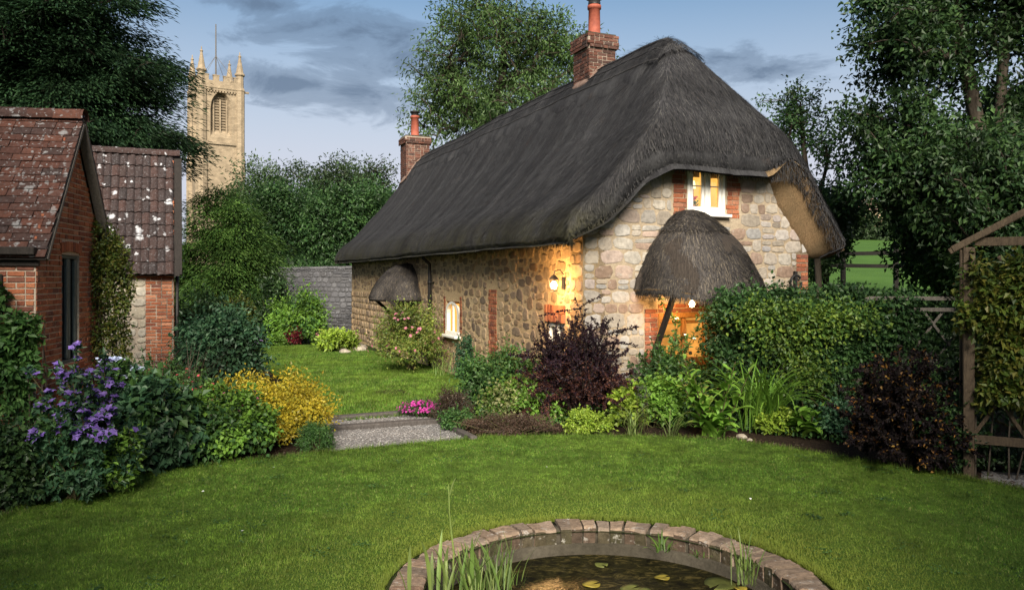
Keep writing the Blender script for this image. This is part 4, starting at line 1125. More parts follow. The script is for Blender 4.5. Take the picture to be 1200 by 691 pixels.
    mb = MB(); ft = zz(22); mb.tube([(0, 0, zp - .7), (0, 0, ft)], [.10, .06], 8)
    for sx in (-1, 1):
        for sy in (-1, 1): mb.tube([(sx * h * .8, sy * h * .8, zp + .4), (0, 0, zp + 3.6)], .025, 4)
    mb.build('flagpole', M['grey_wood'], root)
    mb = MB()
    for sx in (-1, 1): mb = MB(); mb.box((sx * (h + .5), -h * .95, zc + .9), (.7, .22, .2)); mb.build('gargoyle', M['louvre'], root)
church()
# ------------------------------------------------------------------ ground
PC = np.array([.68, 5.6]); PR_ = 1.55                          # pond centre and outer radius of its stone rim
def sheet(name, pts, z, mat, kind='structure', zfn=None, lip=0.0):
    bm = bmesh.new(); vs = [bm.verts.new((p[0], p[1], z)) for p in pts]
    f = bm.faces.new(vs); bmesh.ops.triangulate(bm, faces=[f]); bmesh.ops.recalc_face_normals(bm, faces=bm.faces)
    me = bpy.data.meshes.new(name); bm.to_mesh(me); bm.free(); me.materials.append(mat)
    o = bpy.data.objects.new(name, me); C.objects.link(o); o['kind'] = kind; return o
def smooth_line(P, k=6):
    P = np.array(P, float); t = np.arange(len(P)); tt = np.linspace(0, len(P) - 1, (len(P) - 1) * k + 1)
    out = []
    for x in tt:
        i = min(int(x), len(P) - 2); f = x - i; p0, p1, p2, p3 = P[max(i - 1, 0)], P[i], P[i + 1], P[min(i + 2, len(P) - 1)]
        out.append(.5 * (2 * p1 + (p2 - p0) * f + (2 * p0 - 5 * p1 + 4 * p2 - p3) * f * f + (3 * p1 - p0 - 3 * p2 + p3) * f ** 3))
    return np.array(out)
EDGE = smooth_line([gp(x, y)[:2] for x, y in ((-60, 630), (0, 610), (60, 587), (150, 562), (230, 549), (300, 541), (350, 536), (390, 531), (470, 523), (548, 516), (600, 513), (700, 512), (800, 515), (870, 520), (950, 532), (1050, 549), (1130, 563), (1200, 577), (1260, 590))])
OUT = np.concatenate([EDGE, [[6.6, 5.5], [6.6, 0], [6, -4], [-5.5, -4], [-5.6, 4]]])
FARL = smooth_line([gp(x, y)[:2] for x, y in ((300, 409), (330, 406), (372, 405), (412, 407), (440, 413), (470, 421), (506, 431), (530, 441), (548, 452), (540, 468), (512, 482), (470, 488), (385, 492), (362, 470), (330, 446), (305, 425), (300, 409))])[:-1]
PATH = [gp(x, y)[:2] for x, y in ((382, 493), (430, 490), (478, 485), (515, 492), (556, 518), (470, 525), (385, 534))]


def inside(P, poly):
    x, y = P[:, 0], P[:, 1]; r = np.zeros(len(P), bool); n = len(poly)
    for i in range(n):
        (xa, ya), (xb, yb) = poly[i], poly[(i + 1) % n]
        c = ((ya > y) != (yb > y)) & (x < (xb - xa) * (y - ya) / (yb - ya + 1e-12) + xa); r ^= c
    return r


def ground():
    n = 96; th = np.arange(n) / n * 2 * math.pi; rad = [1.3, 3, 8, 20, 60, 200, 800, 4000]
    V = np.array([[[PC[0] + r * math.cos(t), PC[1] + r * math.sin(t), -.002 - (.02 if r > 10 else 0)] for r in rad] for t in th])
    mb = MB(); mb.grid(V, closed_u=True, flip=True); tag(mb.build('ground', M['wild_ground']), kind='structure')
    # front lawn: a ring from the pond rim to the bed edge
    n = 240; th = np.arange(n) / n * 2 * math.pi; ro = []
    for t in th:
        d = np.array([math.cos(t), math.sin(t)]); best = 99
        for i in range(len(OUT)):
            a = OUT[i] - PC; b = OUT[(i + 1) % len(OUT)] - PC; e = b - a
            den = d[0] * e[1] - d[1] * e[0]
            if abs(den) < 1e-9: continue
            s = (a[0] * e[1] - a[1] * e[0]) / den; u = (a[0] * d[1] - a[1] * d[0]) / den
            if s > 0 and -1e-6 <= u <= 1 + 1e-6: best = min(best, s)
        ro.append(best)
    ro = np.array(ro); fr = [0, .1, .3, .6, .97, 1, 1.0]; zz = [.015, .03, .03, .03, .03, .022, -.03]
    V = np.array([[[PC[0] + (PR_ + .05 + (r - PR_ - .05) * f) * math.cos(t), PC[1] + (PR_ + .05 + (r - PR_ - .05) * f) * math.sin(t), z] for f, z in zip(fr, zz)] for t, r in zip(th, ro)])
    mb = MB(); mb.grid(V, closed_u=True, flip=True); tag(mb.build('front_lawn', M['turf'], smooth=True), kind='structure')
    sheet('back_lawn', FARL, .012, M['turf'])
    sheet('gravel_path', PATH, .008, M['gravel'])
    lb_ = [tuple(p) for p in EDGE if p[0] < gp(383, 530)[0] + .05] + [gp(x, y)[:2] for x, y in ((385, 532), (382, 492), (360, 470), (328, 446), (303, 424), (298, 404), (215, 404), (205, 440))] + [(-7.2, 16.5), (-9, 12), (-9, 7)]
    sheet('flower_bed', lb_, .004, M['soil'])
    rb = [tuple(p) for p in EDGE if p[0] > gp(550, 515)[0]] + [(8, 8), (8, 13), (5.6, 14.2), (1.2, 12.4)] + [gp(x, y)[:2] for x, y in ((560, 450), (548, 452), (541, 468), (513, 483), (515, 492))]
    sheet('flower_bed', rb, .003, M['soil'])
    g2 = [gp(x, y)[:2] for x, y in ((1150, 568), (1200, 576), (1260, 588), (1300, 560), (1150, 552))]; sheet('gravel_path', g2, .007, M['gravel'])
    # rising meadow beyond the garden on the right
    xs = np.linspace(3, 90, 60); ys = np.concatenate([np.linspace(15, 60, 40), np.linspace(64, 400, 25)])
    X, Y = np.meshgrid(xs, ys, indexing='ij'); a = (X - C0[0]) * gv[0] + (Y - C0[1]) * gv[1]
    s = np.clip((a - 6.0) / 5, 0, 1); s = s * s * (3 - 2 * s); h = np.interp(Y, [15, 20, 28, 60, 110, 400], [.0, .7, 1.75, 4.6, 8.0, 12]) * s - .06
    h += .12 * vnoise(np.stack([X, Y, X * 0], -1), .11) * s
    mb = MB(); mb.grid(np.stack([X, Y, h], -1)); tag(mb.build('meadow', M['field'], smooth=True), kind='structure')
ground()
def field_h(x, y):
    a = (x - C0[0]) * gv[0] + (y - C0[1]) * gv[1]; s = min(max((a - 6.0) / 5, 0), 1); s = s * s * (3 - 2 * s)
    return float(np.interp(y, [15, 20, 28, 60, 110, 400], [.0, .7, 1.75, 4.6, 8.0, 12]) * s - .06)


def blades(P, h, w, lean=.5, z=.0):
    n = len(P); a = rng.uniform(0, 2 * math.pi, n); d = np.stack([np.cos(a), np.sin(a)], -1); s = np.stack([-d[:, 1], d[:, 0]], -1)
    h = h[:, None]; w = w[:, None] / 2; ln = rng.uniform(0, lean, (n, 1))
    zc = np.full((n, 1), z)
    b0 = np.c_[P - s * w, zc]; b1 = np.c_[P + s * w, zc]; t = np.c_[P + d * h * ln, zc + h]
    return np.stack([b0, b1, t], 1).reshape(-1, 3), np.arange(3 * n).reshape(n, 3)


def grass():
    N = 900000
    P = np.stack([rng.uniform(-6.5, 7.2, N), rng.uniform(4.7, 11.3, N)], -1)
    d = np.linalg.norm(P - PC, axis=1)
    k = inside(P, OUT) & (d > PR_ + .035 + rng.exponential(.02, N)) & (np.abs(P[:, 0]) < .68 * P[:, 1] + .2)
    P = P[k]
    t = vnoise(np.c_[P, P[:, 0] * 0], 1.1) * .5 + vnoise(np.c_[P, P[:, 0] * 0], 4.5) * .5
    h = np.clip(.017 + .011 * t + rng.normal(0, .006, len(P)), .006, .06); h[rng.random(len(P)) < .006] *= 1.9
    nr = np.linalg.norm(P - PC, axis=1) < PR_ + .12; h[nr] *= 1.25
    mb = MB(); V, q = blades(P, h, rng.uniform(.003, .007, len(P)), 1.5, .028); mb.add(V, q)
    N2 = 16000; a_ = rng.uniform(0, 2 * math.pi, N2); rr_ = PR_ + .03 + rng.exponential(.03, N2); V, q = blades(PC + np.stack([np.cos(a_), np.sin(a_)], -1) * rr_[:, None], rng.uniform(.02, .06, N2), rng.uniform(.003, .006, N2), 1.3, .01); mb.add(V, q)
    # tufts along the turf edge
    n = 9000; i = rng.integers(0, len(EDGE) - 1, n); f = rng.random((n, 1)); E = EDGE[i] * (1 - f) + EDGE[i + 1] * f + rng.normal(0, .02, (n, 2))
    V, q = blades(E, rng.uniform(.03, .085, n), rng.uniform(.004, .007, n), 1.0, .01); mb.add(V, q)
    n = 26; S = P[rng.integers(0, len(P), n)]
    for p in S:
        hh = rng.uniform(.12, .24); b = rng.normal(0, .03, 2); mb.tube([(p[0], p[1], .02), (p[0] + b[0] * .5, p[1] + b[1] * .5, hh * .6), (p[0] + b[0], p[1] + b[1], hh)], [.0025, .002, .003], 4)
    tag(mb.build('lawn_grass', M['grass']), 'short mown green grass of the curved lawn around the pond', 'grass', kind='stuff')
    N = 260000; lo = FARL.min(0); hi = FARL.max(0); P = rng.uniform(lo, hi, (N, 2)); P = P[inside(P, FARL)]
    mb = MB(); V, q = blades(P, rng.uniform(.03, .06, len(P)), rng.uniform(.008, .014, len(P)), .9, .01); mb.add(V, q)
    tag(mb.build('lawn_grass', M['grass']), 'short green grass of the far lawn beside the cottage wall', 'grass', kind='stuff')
grass()


# ------------------------------------------------------------------ pond
def pond():
    root = thing('stone_ring', 'round pond rim of worn brown coping stones', 'pond edging', (PC[0], PC[1], 0))
    mb = MB(); n = 74
    for i in range(n):
        t = (i + .5) / n * 2 * math.pi + rng.normal(0, .008); w = 2 * math.pi / n
        for_r = []
        ri, ro = PR_ - .235 + rng.uniform(-.012, .012), PR_ + rng.uniform(-.015, .015)
        a0, a1 = t - w / 2 * .88, t + w / 2 * .88
        zt = .036 + rng.uniform(-.012, .012); b = .022
        na = 5; ang = np.linspace(a0, a1, na)
        prof = [(ri, -.14), (ri, zt - b * .9), (ri + b * .4, zt - b * .35), (ri + b * 1.1, zt), (ro - b, zt + .003), (ro - b * .3, zt - b * .4), (ro, zt - b * 1.2), (ro, -.1)]
        V = np.array([[[r * math.cos(q), r * math.sin(q), z] for (r, z) in prof] for q in ang])
        V += vnoise(V + 3, 9)[..., None] * .012
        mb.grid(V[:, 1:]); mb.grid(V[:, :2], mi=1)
        for e in (0, -1):
            c = V[e].mean(0); VV = np.concatenate([V[e], [c]]); k = len(prof); n0 = mb.n
            mb.add(VV, np.zeros((0, 4), int)); mb.T.append(np.array([[j, (j + 1) % k, k] for j in range(k)]) + n0); mb.tm.append(np.zeros(k, int))
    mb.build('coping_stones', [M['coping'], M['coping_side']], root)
    mb = MB(); mb.lathe([(PR_ - .215, -.10), (PR_ - .25, -.103), (PR_ - .255, -.12), (PR_ - .268, -.16), (PR_ - .275, -.165), (PR_ - .28, -.6)], k=96); mb.lathe([(PR_ - .225, -.5), (PR_ - .225, -.12)], k=96)
    # mortar bed seen between the coping stones
    mb.lathe([(PR_ - .215, -.12), (PR_ - .215, .008), (PR_ - .015, .012), (PR_ - .015, -.1)], k=96)
    mb.build('inner_ledge', M['concrete'], root, True)
    th = np.arange(96) / 96 * 2 * math.pi; r = np.linspace(0, PR_ - .272, 8)
    V = np.array([[[PC[0] + a * math.cos(t), PC[1] + a * math.sin(t), -.19] for a in r] for t in th])
    mb = MB(); mb.grid(V, closed_u=True, flip=True); tag(mb.build('water', M['water'], smooth=True), kind='structure')

    def wat(px, py): return gp(px, py, -.185)
    def pad_mesh(name, mat, r):
        mb = MB(); k = 22; t = np.linspace(.18, 2 * math.pi - .18, k)
        rr = r * (1 + .05 * np.sin(t * 3 + 1)); z = .004 + .006 * np.sin(t * 2)
        V = np.array([[[0, 0, .0]] * k, np.stack([rr * .6 * np.cos(t), rr * .6 * np.sin(t), z * .4], -1), np.stack([rr * np.cos(t), rr * np.sin(t), z], -1), np.stack([rr * np.cos(t), rr * np.sin(t), z - .006], -1)])
        mb.grid(V); return mb.build(name, mat, None, True)
    for (px, py, r, m, lab) in ((705, 661, .055, 'lily_pad', 'small green lily pad floating near the back ledge of the pond'), (693, 684, .07, 'yellow_pad', 'dull yellow lily pad floating at the left of the pond'), (740, 689, .085, 'lily_pad', 'green lily pad at the bottom middle of the pond'), (776, 676, .06, 'yellow_pad', 'bright yellow lily pad curling in the middle of the water'), (843, 684, .12, 'lily_pad', 'largest green lily pad near the right side of the pond'), (868, 689, .05, 'yellow_pad', 'small yellow lily pad beside the largest green one'), (755, 692, .06, 'lily_pad', 'green lily pad overlapping the bottom edge of the picture')):
        o = pad_mesh('lily_pad', M[m], r); o.location = wat(px, py); o.rotation_euler = (rng.normal(0, .03), rng.normal(0, .03), rng.uniform(0, 6)); tag(o, lab, 'lily pad', 'lily pads on the pond')
pond()


# ------------------------------------------------------------------ path timbers, slabs, stones
def timber(p0, p1, lab, h=.09, w=.16):
    a, b = np.array(gp(*p0)), np.array(gp(*p1)); a[2] = b[2] = h / 2 - .02
    mb = MB(); c = (a + b) / 2; d = b - a; L = np.linalg.norm(d); mb.bevbox((0, 0, 0), (L, w, h), .012, 0, None, .008)
    o = mb.build('timber_sleeper', M['sleeper']); o.location = c; o.rotation_euler = (0, 0, math.atan2(d[1], d[0])); tag(o, lab, 'sleeper', 'timber sleepers edging the path')
timber((380, 493), (481, 485), 'grey timber sleeper between the far lawn and the gravel', .085)
timber((382, 505), (513, 496), 'grey timber sleeper lying across the middle of the gravel path', .095)
timber((512, 495), (556, 517), 'short timber edging slanting beside the right of the gravel path', .09, .1)
def scatter_pebbles():
    N = 5000; P = np.array(PATH); lo, hi = P.min(0), P.max(0); Q = rng.uniform(lo, hi, (N, 2)); Q = Q[inside(Q, P)]
    mb = MB()
    o = np.array([[1, 0, 0], [-1, 0, 0], [0, 1, 0], [0, -1, 0], [0, 0, .7], [0, 0, -.5]]); f = np.array([[0, 2, 4], [2, 1, 4], [1, 3, 4], [3, 0, 4]])
    s = rng.uniform(.006, .017, len(Q)); V = np.concatenate([o[None] * s[:, None, None] * rng.uniform(.7, 1.3, (len(Q), 6, 1)) + np.c_[Q, np.full(len(Q), .012)][:, None]]).reshape(-1, 3)
    mb.add(V, (f[None] + 6 * np.arange(len(Q))[:, None, None]).reshape(-1, 3)); tag(mb.build('gravel_stones', M['pebble']), 'loose grey gravel stones covering the garden path', 'gravel', kind='stuff')
    # litter of chips and dead leaves on the bare soil along the bed edge
    n = 5000; i = rng.integers(0, len(EDGE) - 1, n); fr = rng.random((n, 1)); E = EDGE[i] * (1 - fr) + EDGE[i + 1] * fr
    E = E + np.stack([rng.normal(0, .12, n), np.abs(rng.normal(.12, .16, n)) + .02], -1)
    k = ~inside(E, OUT) & ~inside(E, np.array(PATH)); E = E[k]; n = len(E)
    mb = MB(); V, q = leaves(np.c_[E, rng.uniform(.006, .025, n)], unit(n) * [1, 1, .3], unit(n) * [.4, .4, 1] + [0, 0, .8], rng.uniform(.015, .05, n), rng.uniform(.01, .025, n)); mb.add(V, q)
    tag(mb.build('leaf_litter', M['heath']), 'brown chips and dead leaves along the bare edge of the beds', 'leaf litter', kind='stuff')
scatter_pebbles()
def clover():
    n = 60; mb = MB(); P = np.stack([rng.uniform(-4, 5, n * 3), rng.uniform(5.3, 10, n * 3)], -1); P = P[inside(P, OUT) & (np.linalg.norm(P - PC, axis=1) > PR_ + .25)][:n]
    Q = np.repeat(P, 40, 0) + rng.normal(0, 1, (len(P) * 40, 2)) * np.repeat(rng.uniform(.03, .11, (len(P), 1)), 40, 0); k = len(Q); k2 = inside(Q, OUT); Q = Q[k2]; k = len(Q)
    V, q = leaves(np.c_[Q, rng.uniform(.036, .05, k)], unit(k) * [1, 1, .2], unit(k) * .4 + [0, 0, 1], rng.uniform(.012, .028, k), rng.uniform(.012, .024, k)); mb.add(V, q); tag(mb.build('clover', M['mid_green']), 'small dark green clover and weed patches scattered in the front lawn', 'clover', kind='stuff')
clover()
def petals_on_lawn():
    mb = MB(); P = np.array([gp(x, y, .05) for x, y in ((322, 547), (641, 547), (283, 622), (880, 585), (240, 575))]); n = len(P)
    V, q = leaves(P, unit(n) * [1, 1, .1], unit(n) * .3 + [0, 0, 1], .035, .025); mb.add(V, q); tag(mb.build('fallen_petals', M['white_petal']), 'scattered pale petals and leaves lying on the front lawn', 'petals', kind='stuff')
petals_on_lawn()
mb = MB(); mb.lathe([(0, .03), (.29, .03), (.3, .024), (.3, 0)], k=24); o = mb.build('drain_cover', M['soil'], None, False, gp(458, 460)); tag(o, 'round brown drain cover set in the far lawn', 'drain cover')
mb = MB(); mb.bevbox((0, 0, .03), (.75, .42, .09), .02, 0, None, .02); o = mb.build('stone_slab', M['rock'], None, False, gp(541, 468)); o.rotation_euler = (0, 0, .3); tag(o, 'pale flat stone slab at the end of the far lawn', 'slab')
def rock(px, py, s, lab):
    mb = MB(); bs = Basis((0, 0, 0), (1, 0, 0), (0, -1, 0))
    u, v = np.meshgrid(np.linspace(0, 2 * math.pi, 13)[:-1], np.linspace(.0, math.pi, 8), indexing='ij'); P = np.stack([np.cos(u) * np.sin(v), np.sin(u) * np.sin(v), np.cos(v) * .6], -1); P = P * (1 + .3 * vnoise(P + px, 1.7)[..., None])
    mb.grid(P * s, closed_u=True); o = mb.build('rock', M['rock'], None, False, gp(px, py)); o.location.z = s * .2; tag(o, lab, 'rock', 'rocks in the borders')
rock(869, 513, .075, 'small pale rock at the front edge of the right bed by the large leaved plant')
rock(420, 411, .28, 'brown rock at the foot of the far cottage corner'); rock(878, 516, .04, 'tiny rock lying beside the small pale rock')
rock(404, 414, .16, 'low rounded rock in front of the lime plant by the far cottage corner')


# ------------------------------------------------------------------ plants
def lump(c, r, k=.72, nu=26, nv=14):                           # an uneven leafy core
    u, v = np.meshgrid(np.arange(nu) / nu * 2 * math.pi, np.linspace(.02, math.pi - .02, nv), indexing='ij')
    P = np.stack([np.cos(u) * np.sin(v), np.sin(u) * np.sin(v), np.cos(v)], -1); s = 1 + .28 * vnoise(P + c, 2.2) + .14 * vnoise(P - c, 5)
    P = P * s[..., None] * np.array(r) * k + np.array(c); P[..., 2] = np.maximum(P[..., 2], .01); return P


def mound(c, r, n, L, W, nclump=40, cr=.26, fill=.2, box=0.0, lo=-.5, upw=.5, nz=.22, droop=.25, zmin=.02):
    c = np.array(c, float); r = np.array(r, float)
    d = unit(nclump * 3); d = d[d[:, 2] > lo][:nclump]
    if box: d = np.sign(d) * np.abs(d) ** (1 - box); d = d / (np.sum(np.abs(d) ** (2 / (1 - box)), 1, keepdims=True) ** ((1 - box) / 2))
    sc = 1 - nz * rng.random(len(d)) ** 1.5
    cc = d * sc[:, None]
    i = rng.integers(0, len(d), n); P = cc[i] * (1 - .05) + rng.normal(0, cr * .5, (n, 3))
    inn = rng.random(n) < fill; P[inn] *= rng.uniform(.35, .9, (inn.sum(), 1))
    out = norm(P + 1e-6); P = c + P * r; P[:, 2] = np.maximum(P[:, 2], zmin + rng.random(n) * .05)
    cl = norm(P - (c + cc[i] * r * .75))
    o2 = norm(out * .6 + cl * .7)
    D = norm(o2 * .7 + unit(n) * .8 - [0, 0, droop]); N = norm(o2 * .5 + [0, 0, upw] + unit(n) * .55)
    return P, D, N, L * rng.uniform(.6, 1.25, n), W * rng.uniform(.6, 1.25, n)


def petals(P, size, out=None):                                 # a five petalled flower at each point
    n = len(P); N = norm((unit(n) * .7 + [0, -.4, .7]) if out is None else out + unit(n) * .5)
    A = norm(np.cross(N, unit(n))); B = np.cross(N, A); Vs = []
    for k in range(5):
        t = k * 2 * math.pi / 5; D = A * math.cos(t) + B * math.sin(t)
        V, _ = leaves(P + N * .004, D + N * .25, N, size * rng.uniform(.8, 1.2, n) / 2, size * .42, .1); Vs.append(V)
    V = np.concatenate(Vs); return V, np.arange(len(V)).reshape(-1, 4)


def stems_to(mb, base, tips, r0=.012, wob=.08, k=5):
    for t in tips:
        b = np.array(base) + rng.normal(0, r0 * 2.5, 3) * [1, 1, 0]; t = np.array(t); m = (b + t) / 2 + rng.normal(0, wob, 3) * np.linalg.norm(t - b) + [0, 0, .08 * np.linalg.norm(t - b)]
        s = np.linspace(0, 1, 6)[:, None]; P = b * (1 - s) ** 2 + 2 * m * s * (1 - s) + t * s ** 2; mb.tube(P, np.linspace(r0, r0 * .35, 6), k, cap=False)


def bush(name, label, cat, px, py, w, h, mat, n, L, W, dep=.85, stem='stem', core=0, flowers=None, z0=0.0, Y=None, grp=None, st=10, dy=1.1, accent=None, **kw):
    b = np.array(gp(px, py, z0)) if Y is None else np.array([(px - 600) / F * Y, Y, z0])
    rx = w / 2 / F * b[1]; hh = h / F * b[1] * 1.0; ry = max(rx * dep, .1); b[1] += ry * dy
    hh = hh * b[1] / (b[1] - ry * dy); b[0] = (px - 600) / F * b[1]
    root = thing(name, label, cat, b, group=grp)
    rz2 = hh * .56; c = np.array([0, 0, hh - rz2])
    kw2 = dict(nclump=46, nz=.36, cr=.3); kw2.update(kw)
    kw2.setdefault('fill', .32); n = int(n * 1.55)
    a = mound(c, (rx, ry, rz2), n, L, W, **kw2); V, q = leaves(*a)
    mb = MB(); mb.add(V, q)
    ns = 16; sd = unit(ns); sd[:, 2] = np.abs(sd[:, 2]) * .9 + .1; sp_ = []; sdir = []         # loose shoots past the outline
    for q0 in sd:
        p0 = c + q0 * (rx, ry, rz2) * .8; e = p0 + norm(q0 + [0, 0, .6] + rng.normal(0, .3, 3)) * rz2 * rng.uniform(.35, .75); t = rng.random((14, 1)); sp_.append(p0 + (e - p0) * t); sdir.append(np.tile(e - p0, (14, 1)))
    sp_ = np.concatenate(sp_); sdir = norm(np.concatenate(sdir)); k = len(sp_); V, q = leaves(sp_, sdir * .5 + unit(k) * .8, unit(k) * .6 + [0, 0, .7], L * rng.uniform(.5, 1.0, k), W * rng.uniform(.5, 1.0, k)); mb = MB(); mb.add(*leaves(*a)); mb.add(V, q)
    mb.build('foliage', M[mat], root)
    if accent:
        m2, n2 = accent[:2]; a = mound(c, (rx, ry, rz2 * 1.01), n2, L, W, **kw2)
        if len(accent) > 2: k = a[0][:, 2] < accent[2] * hh; a = tuple(x[k] for x in a)
        V, q = leaves(*a); mb = MB(); mb.add(V, q); mb.build('coloured_leaves', M[m2], root)
    if st:
        mb = MB(); i = rng.integers(0, n, st); stems_to(mb, (0, 0, 0), [p for p in a[0][rng.integers(0, len(a[0]), st)]], .01 + .006 * hh); mb.build('stem', M[stem], root)
    if flowers:
        for (fm, fn, fs, flo) in (flowers if isinstance(flowers, list) else [flowers]):
            P = mound(c, (rx * 1.02, ry * 1.02, rz2 * 1.03), fn * 3, L, W, **dict(kw2, fill=0))[0]; P = P[P[:, 2] > flo * hh][:fn]; o_ = norm(P - c)
            V, q = petals(P, fs, o_ + [0, -.2, .3]); mb = MB(); mb.add(V, q); mb.build('blossom', M[fm], root)
    return root


def arching(name, label, cat, px, py, w, h, mat, ns, per, L, W, stem='dark_bark', mats2=None, flowers=None, spread=1.0, Y=None, sub=3, rad=.012, dy=.4, zf=.2, wiggle=.12, dep=.85, grp=None, up=.35):
    b = np.array(gp(px, py)) if Y is None else np.array([(px - 600) / F * Y, Y, 0.0])
    rx = w / 2 / F * b[1]; hh = h / F * b[1]; ry = rx * dep; b[1] += ry * dy; hh *= b[1] / (b[1] - ry * dy); b[0] = (px - 600) / F * b[1]
    root = thing(name, label, cat, b, group=grp); mbs = MB(); PP = []; DD = []; hts = []
    def shoot(p0, tip, lift, r0, cnt, lo):
        s = np.linspace(0, 1, 9)[:, None]; m = (p0 * .45 + tip * .55) + [0, 0, lift] + rng.normal(0, wiggle, 3) * np.linalg.norm(tip - p0) * [1, 1, .3]
        C_ = p0 * (1 - s) ** 2 + 2 * m * s * (1 - s) + tip * s ** 2; mbs.tube(C_, np.linspace(r0, r0 * .25, 9), 4, cap=False)
        t = lo + (1 - lo) * rng.random((cnt, 1)); P = p0 * (1 - t) ** 2 + 2 * m * t * (1 - t) + tip * t ** 2; T = norm(2 * (1 - t) * (m - p0) + 2 * t * (tip - m))
        PP.append(P + rng.normal(0, .006, P.shape)); DD.append(norm(T * .5 + unit(cnt) * .9)); return C_
    for i in range(ns):
        d = unit(1)[0]; d[2] = abs(d[2]) * .9 + zf * rng.random(); d = d / np.linalg.norm(d); s = rng.uniform(.72, 1.12)
        tip = d * np.array([rx, ry, hh]) * s * spread; tip[2] = max(tip[2], hh * .08)
        p0 = rng.normal(0, .04, 3) * [1, 1, 0]; C_ = shoot(p0, tip, up * hh * (1 - d[2] * .7), rad, per, zf)
        for j in range(sub):
            k = rng.integers(3, 8); q0 = C_[k]; dr = norm(C_[-1] - C_[k - 2] + unit(1)[0] * .8 * np.linalg.norm(C_[-1] - C_[0])); t2 = q0 + dr * np.linalg.norm(C_[-1] - C_[0]) * rng.uniform(.18, .38); t2[2] = max(t2[2], .03)
            shoot(q0, t2, .03, rad * .5, per // 2, .05)
    P = np.concatenate(PP); D = np.concatenate(DD); n = len(P); P[:, 2] = np.maximum(P[:, 2], .02)
    N = norm(unit(n) * .7 + [0, -.1, .6]); Ls = L * rng.uniform(.6, 1.3, n); Ws = W * rng.uniform(.6, 1.2, n)
    if mats2:
        m2, frac, zl = mats2; sel = (rng.random(n) < frac) & (P[:, 2] < zl * hh + rng.normal(0, .08 * hh, n))
        V, q = leaves(P[sel], D[sel], N[sel], Ls[sel], Ws[sel]); mb = MB(); mb.add(V, q); mb.build('coloured_leaves', M[m2], root); k = ~sel
    else: k = np.ones(n, bool)
    V, q = leaves(P[k], D[k], N[k], Ls[k], Ws[k]); mb = MB(); mb.add(V, q); mb.build('foliage', M[mat], root)
    mbs.build('stem', M[stem], root)
    if flowers:
        for (fm, fn, fs, flo) in (flowers if isinstance(flowers, list) else [flowers]):
            ks = np.where(P[:, 2] > flo * hh)[0]; ks = rng.choice(ks, min(fn, len(ks)), replace=False); V, q = petals(P[ks] + D[ks] * L * .6 + [0, 0, .01], fs, norm(P[ks]) + [0, -.5, .3]); mb = MB(); mb.add(V, q); mb.build('blossom', M[fm], root)
    return root


def strap(mb, p0, ang, L, W, bend, lift=1.2, k=7, curl=0.0):    # one arching strap leaf, gently channelled
    d = np.array([math.cos(ang), math.sin(ang), 0]); s_ = np.array([-d[1], d[0], 0]); t = np.linspace(0, 1, k)
    th = lift - bend * t ** 1.4; seg = L / (k - 1)
    x = np.concatenate([[0], np.cumsum(np.cos(th[:-1]) * seg)]); z = np.concatenate([[0], np.cumsum(np.sin(th[:-1]) * seg)])
    w = W * np.clip(np.sin(np.clip(t * .93 + .09, 0, 1) * math.pi) ** .6, .02, 1) / 2
    c = np.array(p0) + x[:, None] * d + z[:, None] * np.array([0, 0, 1]); c[:, 2] = np.maximum(c[:, 2], .012)
    N = -np.sin(th)[:, None] * d + np.cos(th)[:, None] * np.array([0, 0, 1])
    wav = 1 + .0 * t
    V = np.stack([c - s_ * w[:, None] + N * w[:, None] * .35, c, c + s_ * w[:, None] + N * w[:, None] * .35 + N * (curl * np.sin(t * 9))[:, None]], 1)
    mb.grid(V)


def clump(name, label, cat, px, py, h, n, mat, W=.02, bend=(1.2, 2.4), lift=(1.0, 1.5), spread=.08, flowers=None, Lr=(.7, 1.3), Y=None, z0=0.0, grp=None, k=7):
    b = np.array(gp(px, py, z0)) if Y is None else np.array([(px - 600) / F * Y, Y, z0]); hh = h / F * b[1]
    root = thing(name, label, cat, b, group=grp); mb = MB()
    for i in range(n): strap(mb, np.r_[rng.normal(0, spread, 2), 0], rng.uniform(0, 2 * math.pi), hh * rng.uniform(*Lr) * 1.15, W * rng.uniform(.7, 1.3), rng.uniform(*bend), rng.uniform(*lift), k)
    mb.build('foliage', M[mat], root, True); return root


def broadleaf(name, label, cat, px, py, h, mat, nst=5, per=9, L=.26, W=.10, lean=.3, base=10, grp=None, k=8):   # stems clothed in broad drooping leaves
    b = np.array(gp(px, py)); b[1] += .12; b[0] = (px - 600) / F * b[1]; hh = h / F * b[1]
    root = thing(name, label, cat, b, group=grp); mb = MB(); ms = MB()
    for i in range(nst):
        a = rng.uniform(0, 2 * math.pi); tip = np.array([math.cos(a) * lean * hh * rng.uniform(.2, 1), math.sin(a) * lean * hh * .7, hh * rng.uniform(.7, 1.05)]); p0 = np.r_[rng.normal(0, .05, 2), 0]
        s = np.linspace(0, 1, 6)[:, None]; P = p0 + (tip - p0) * s + np.array([0, 0, 1]) * 0; ms.tube(P, np.linspace(.011, .005, 6), 5)
        for j in range(per):
            t = .12 + .88 * (j + rng.uniform(0, .6)) / per; sc = 1.0 - .62 * t ** 2
            strap(mb, p0 + (tip - p0) * t, j * 2.4 + rng.normal(0, .4) + i, L * sc * rng.uniform(.8, 1.15), W * sc, rng.uniform(1.1, 2.0), rng.uniform(.6, 1.1), k, .012)
    for j in range(base): strap(mb, np.r_[rng.normal(0, .05, 2), .02], rng.uniform(0, 6.3), L * rng.uniform(.9, 1.35), W * 1.15, rng.uniform(1.0, 1.7), rng.uniform(.7, 1.2), k, .015)
    mb.build('foliage', M[mat], root, True); ms.build('stem', M['stem'], root, True); return root


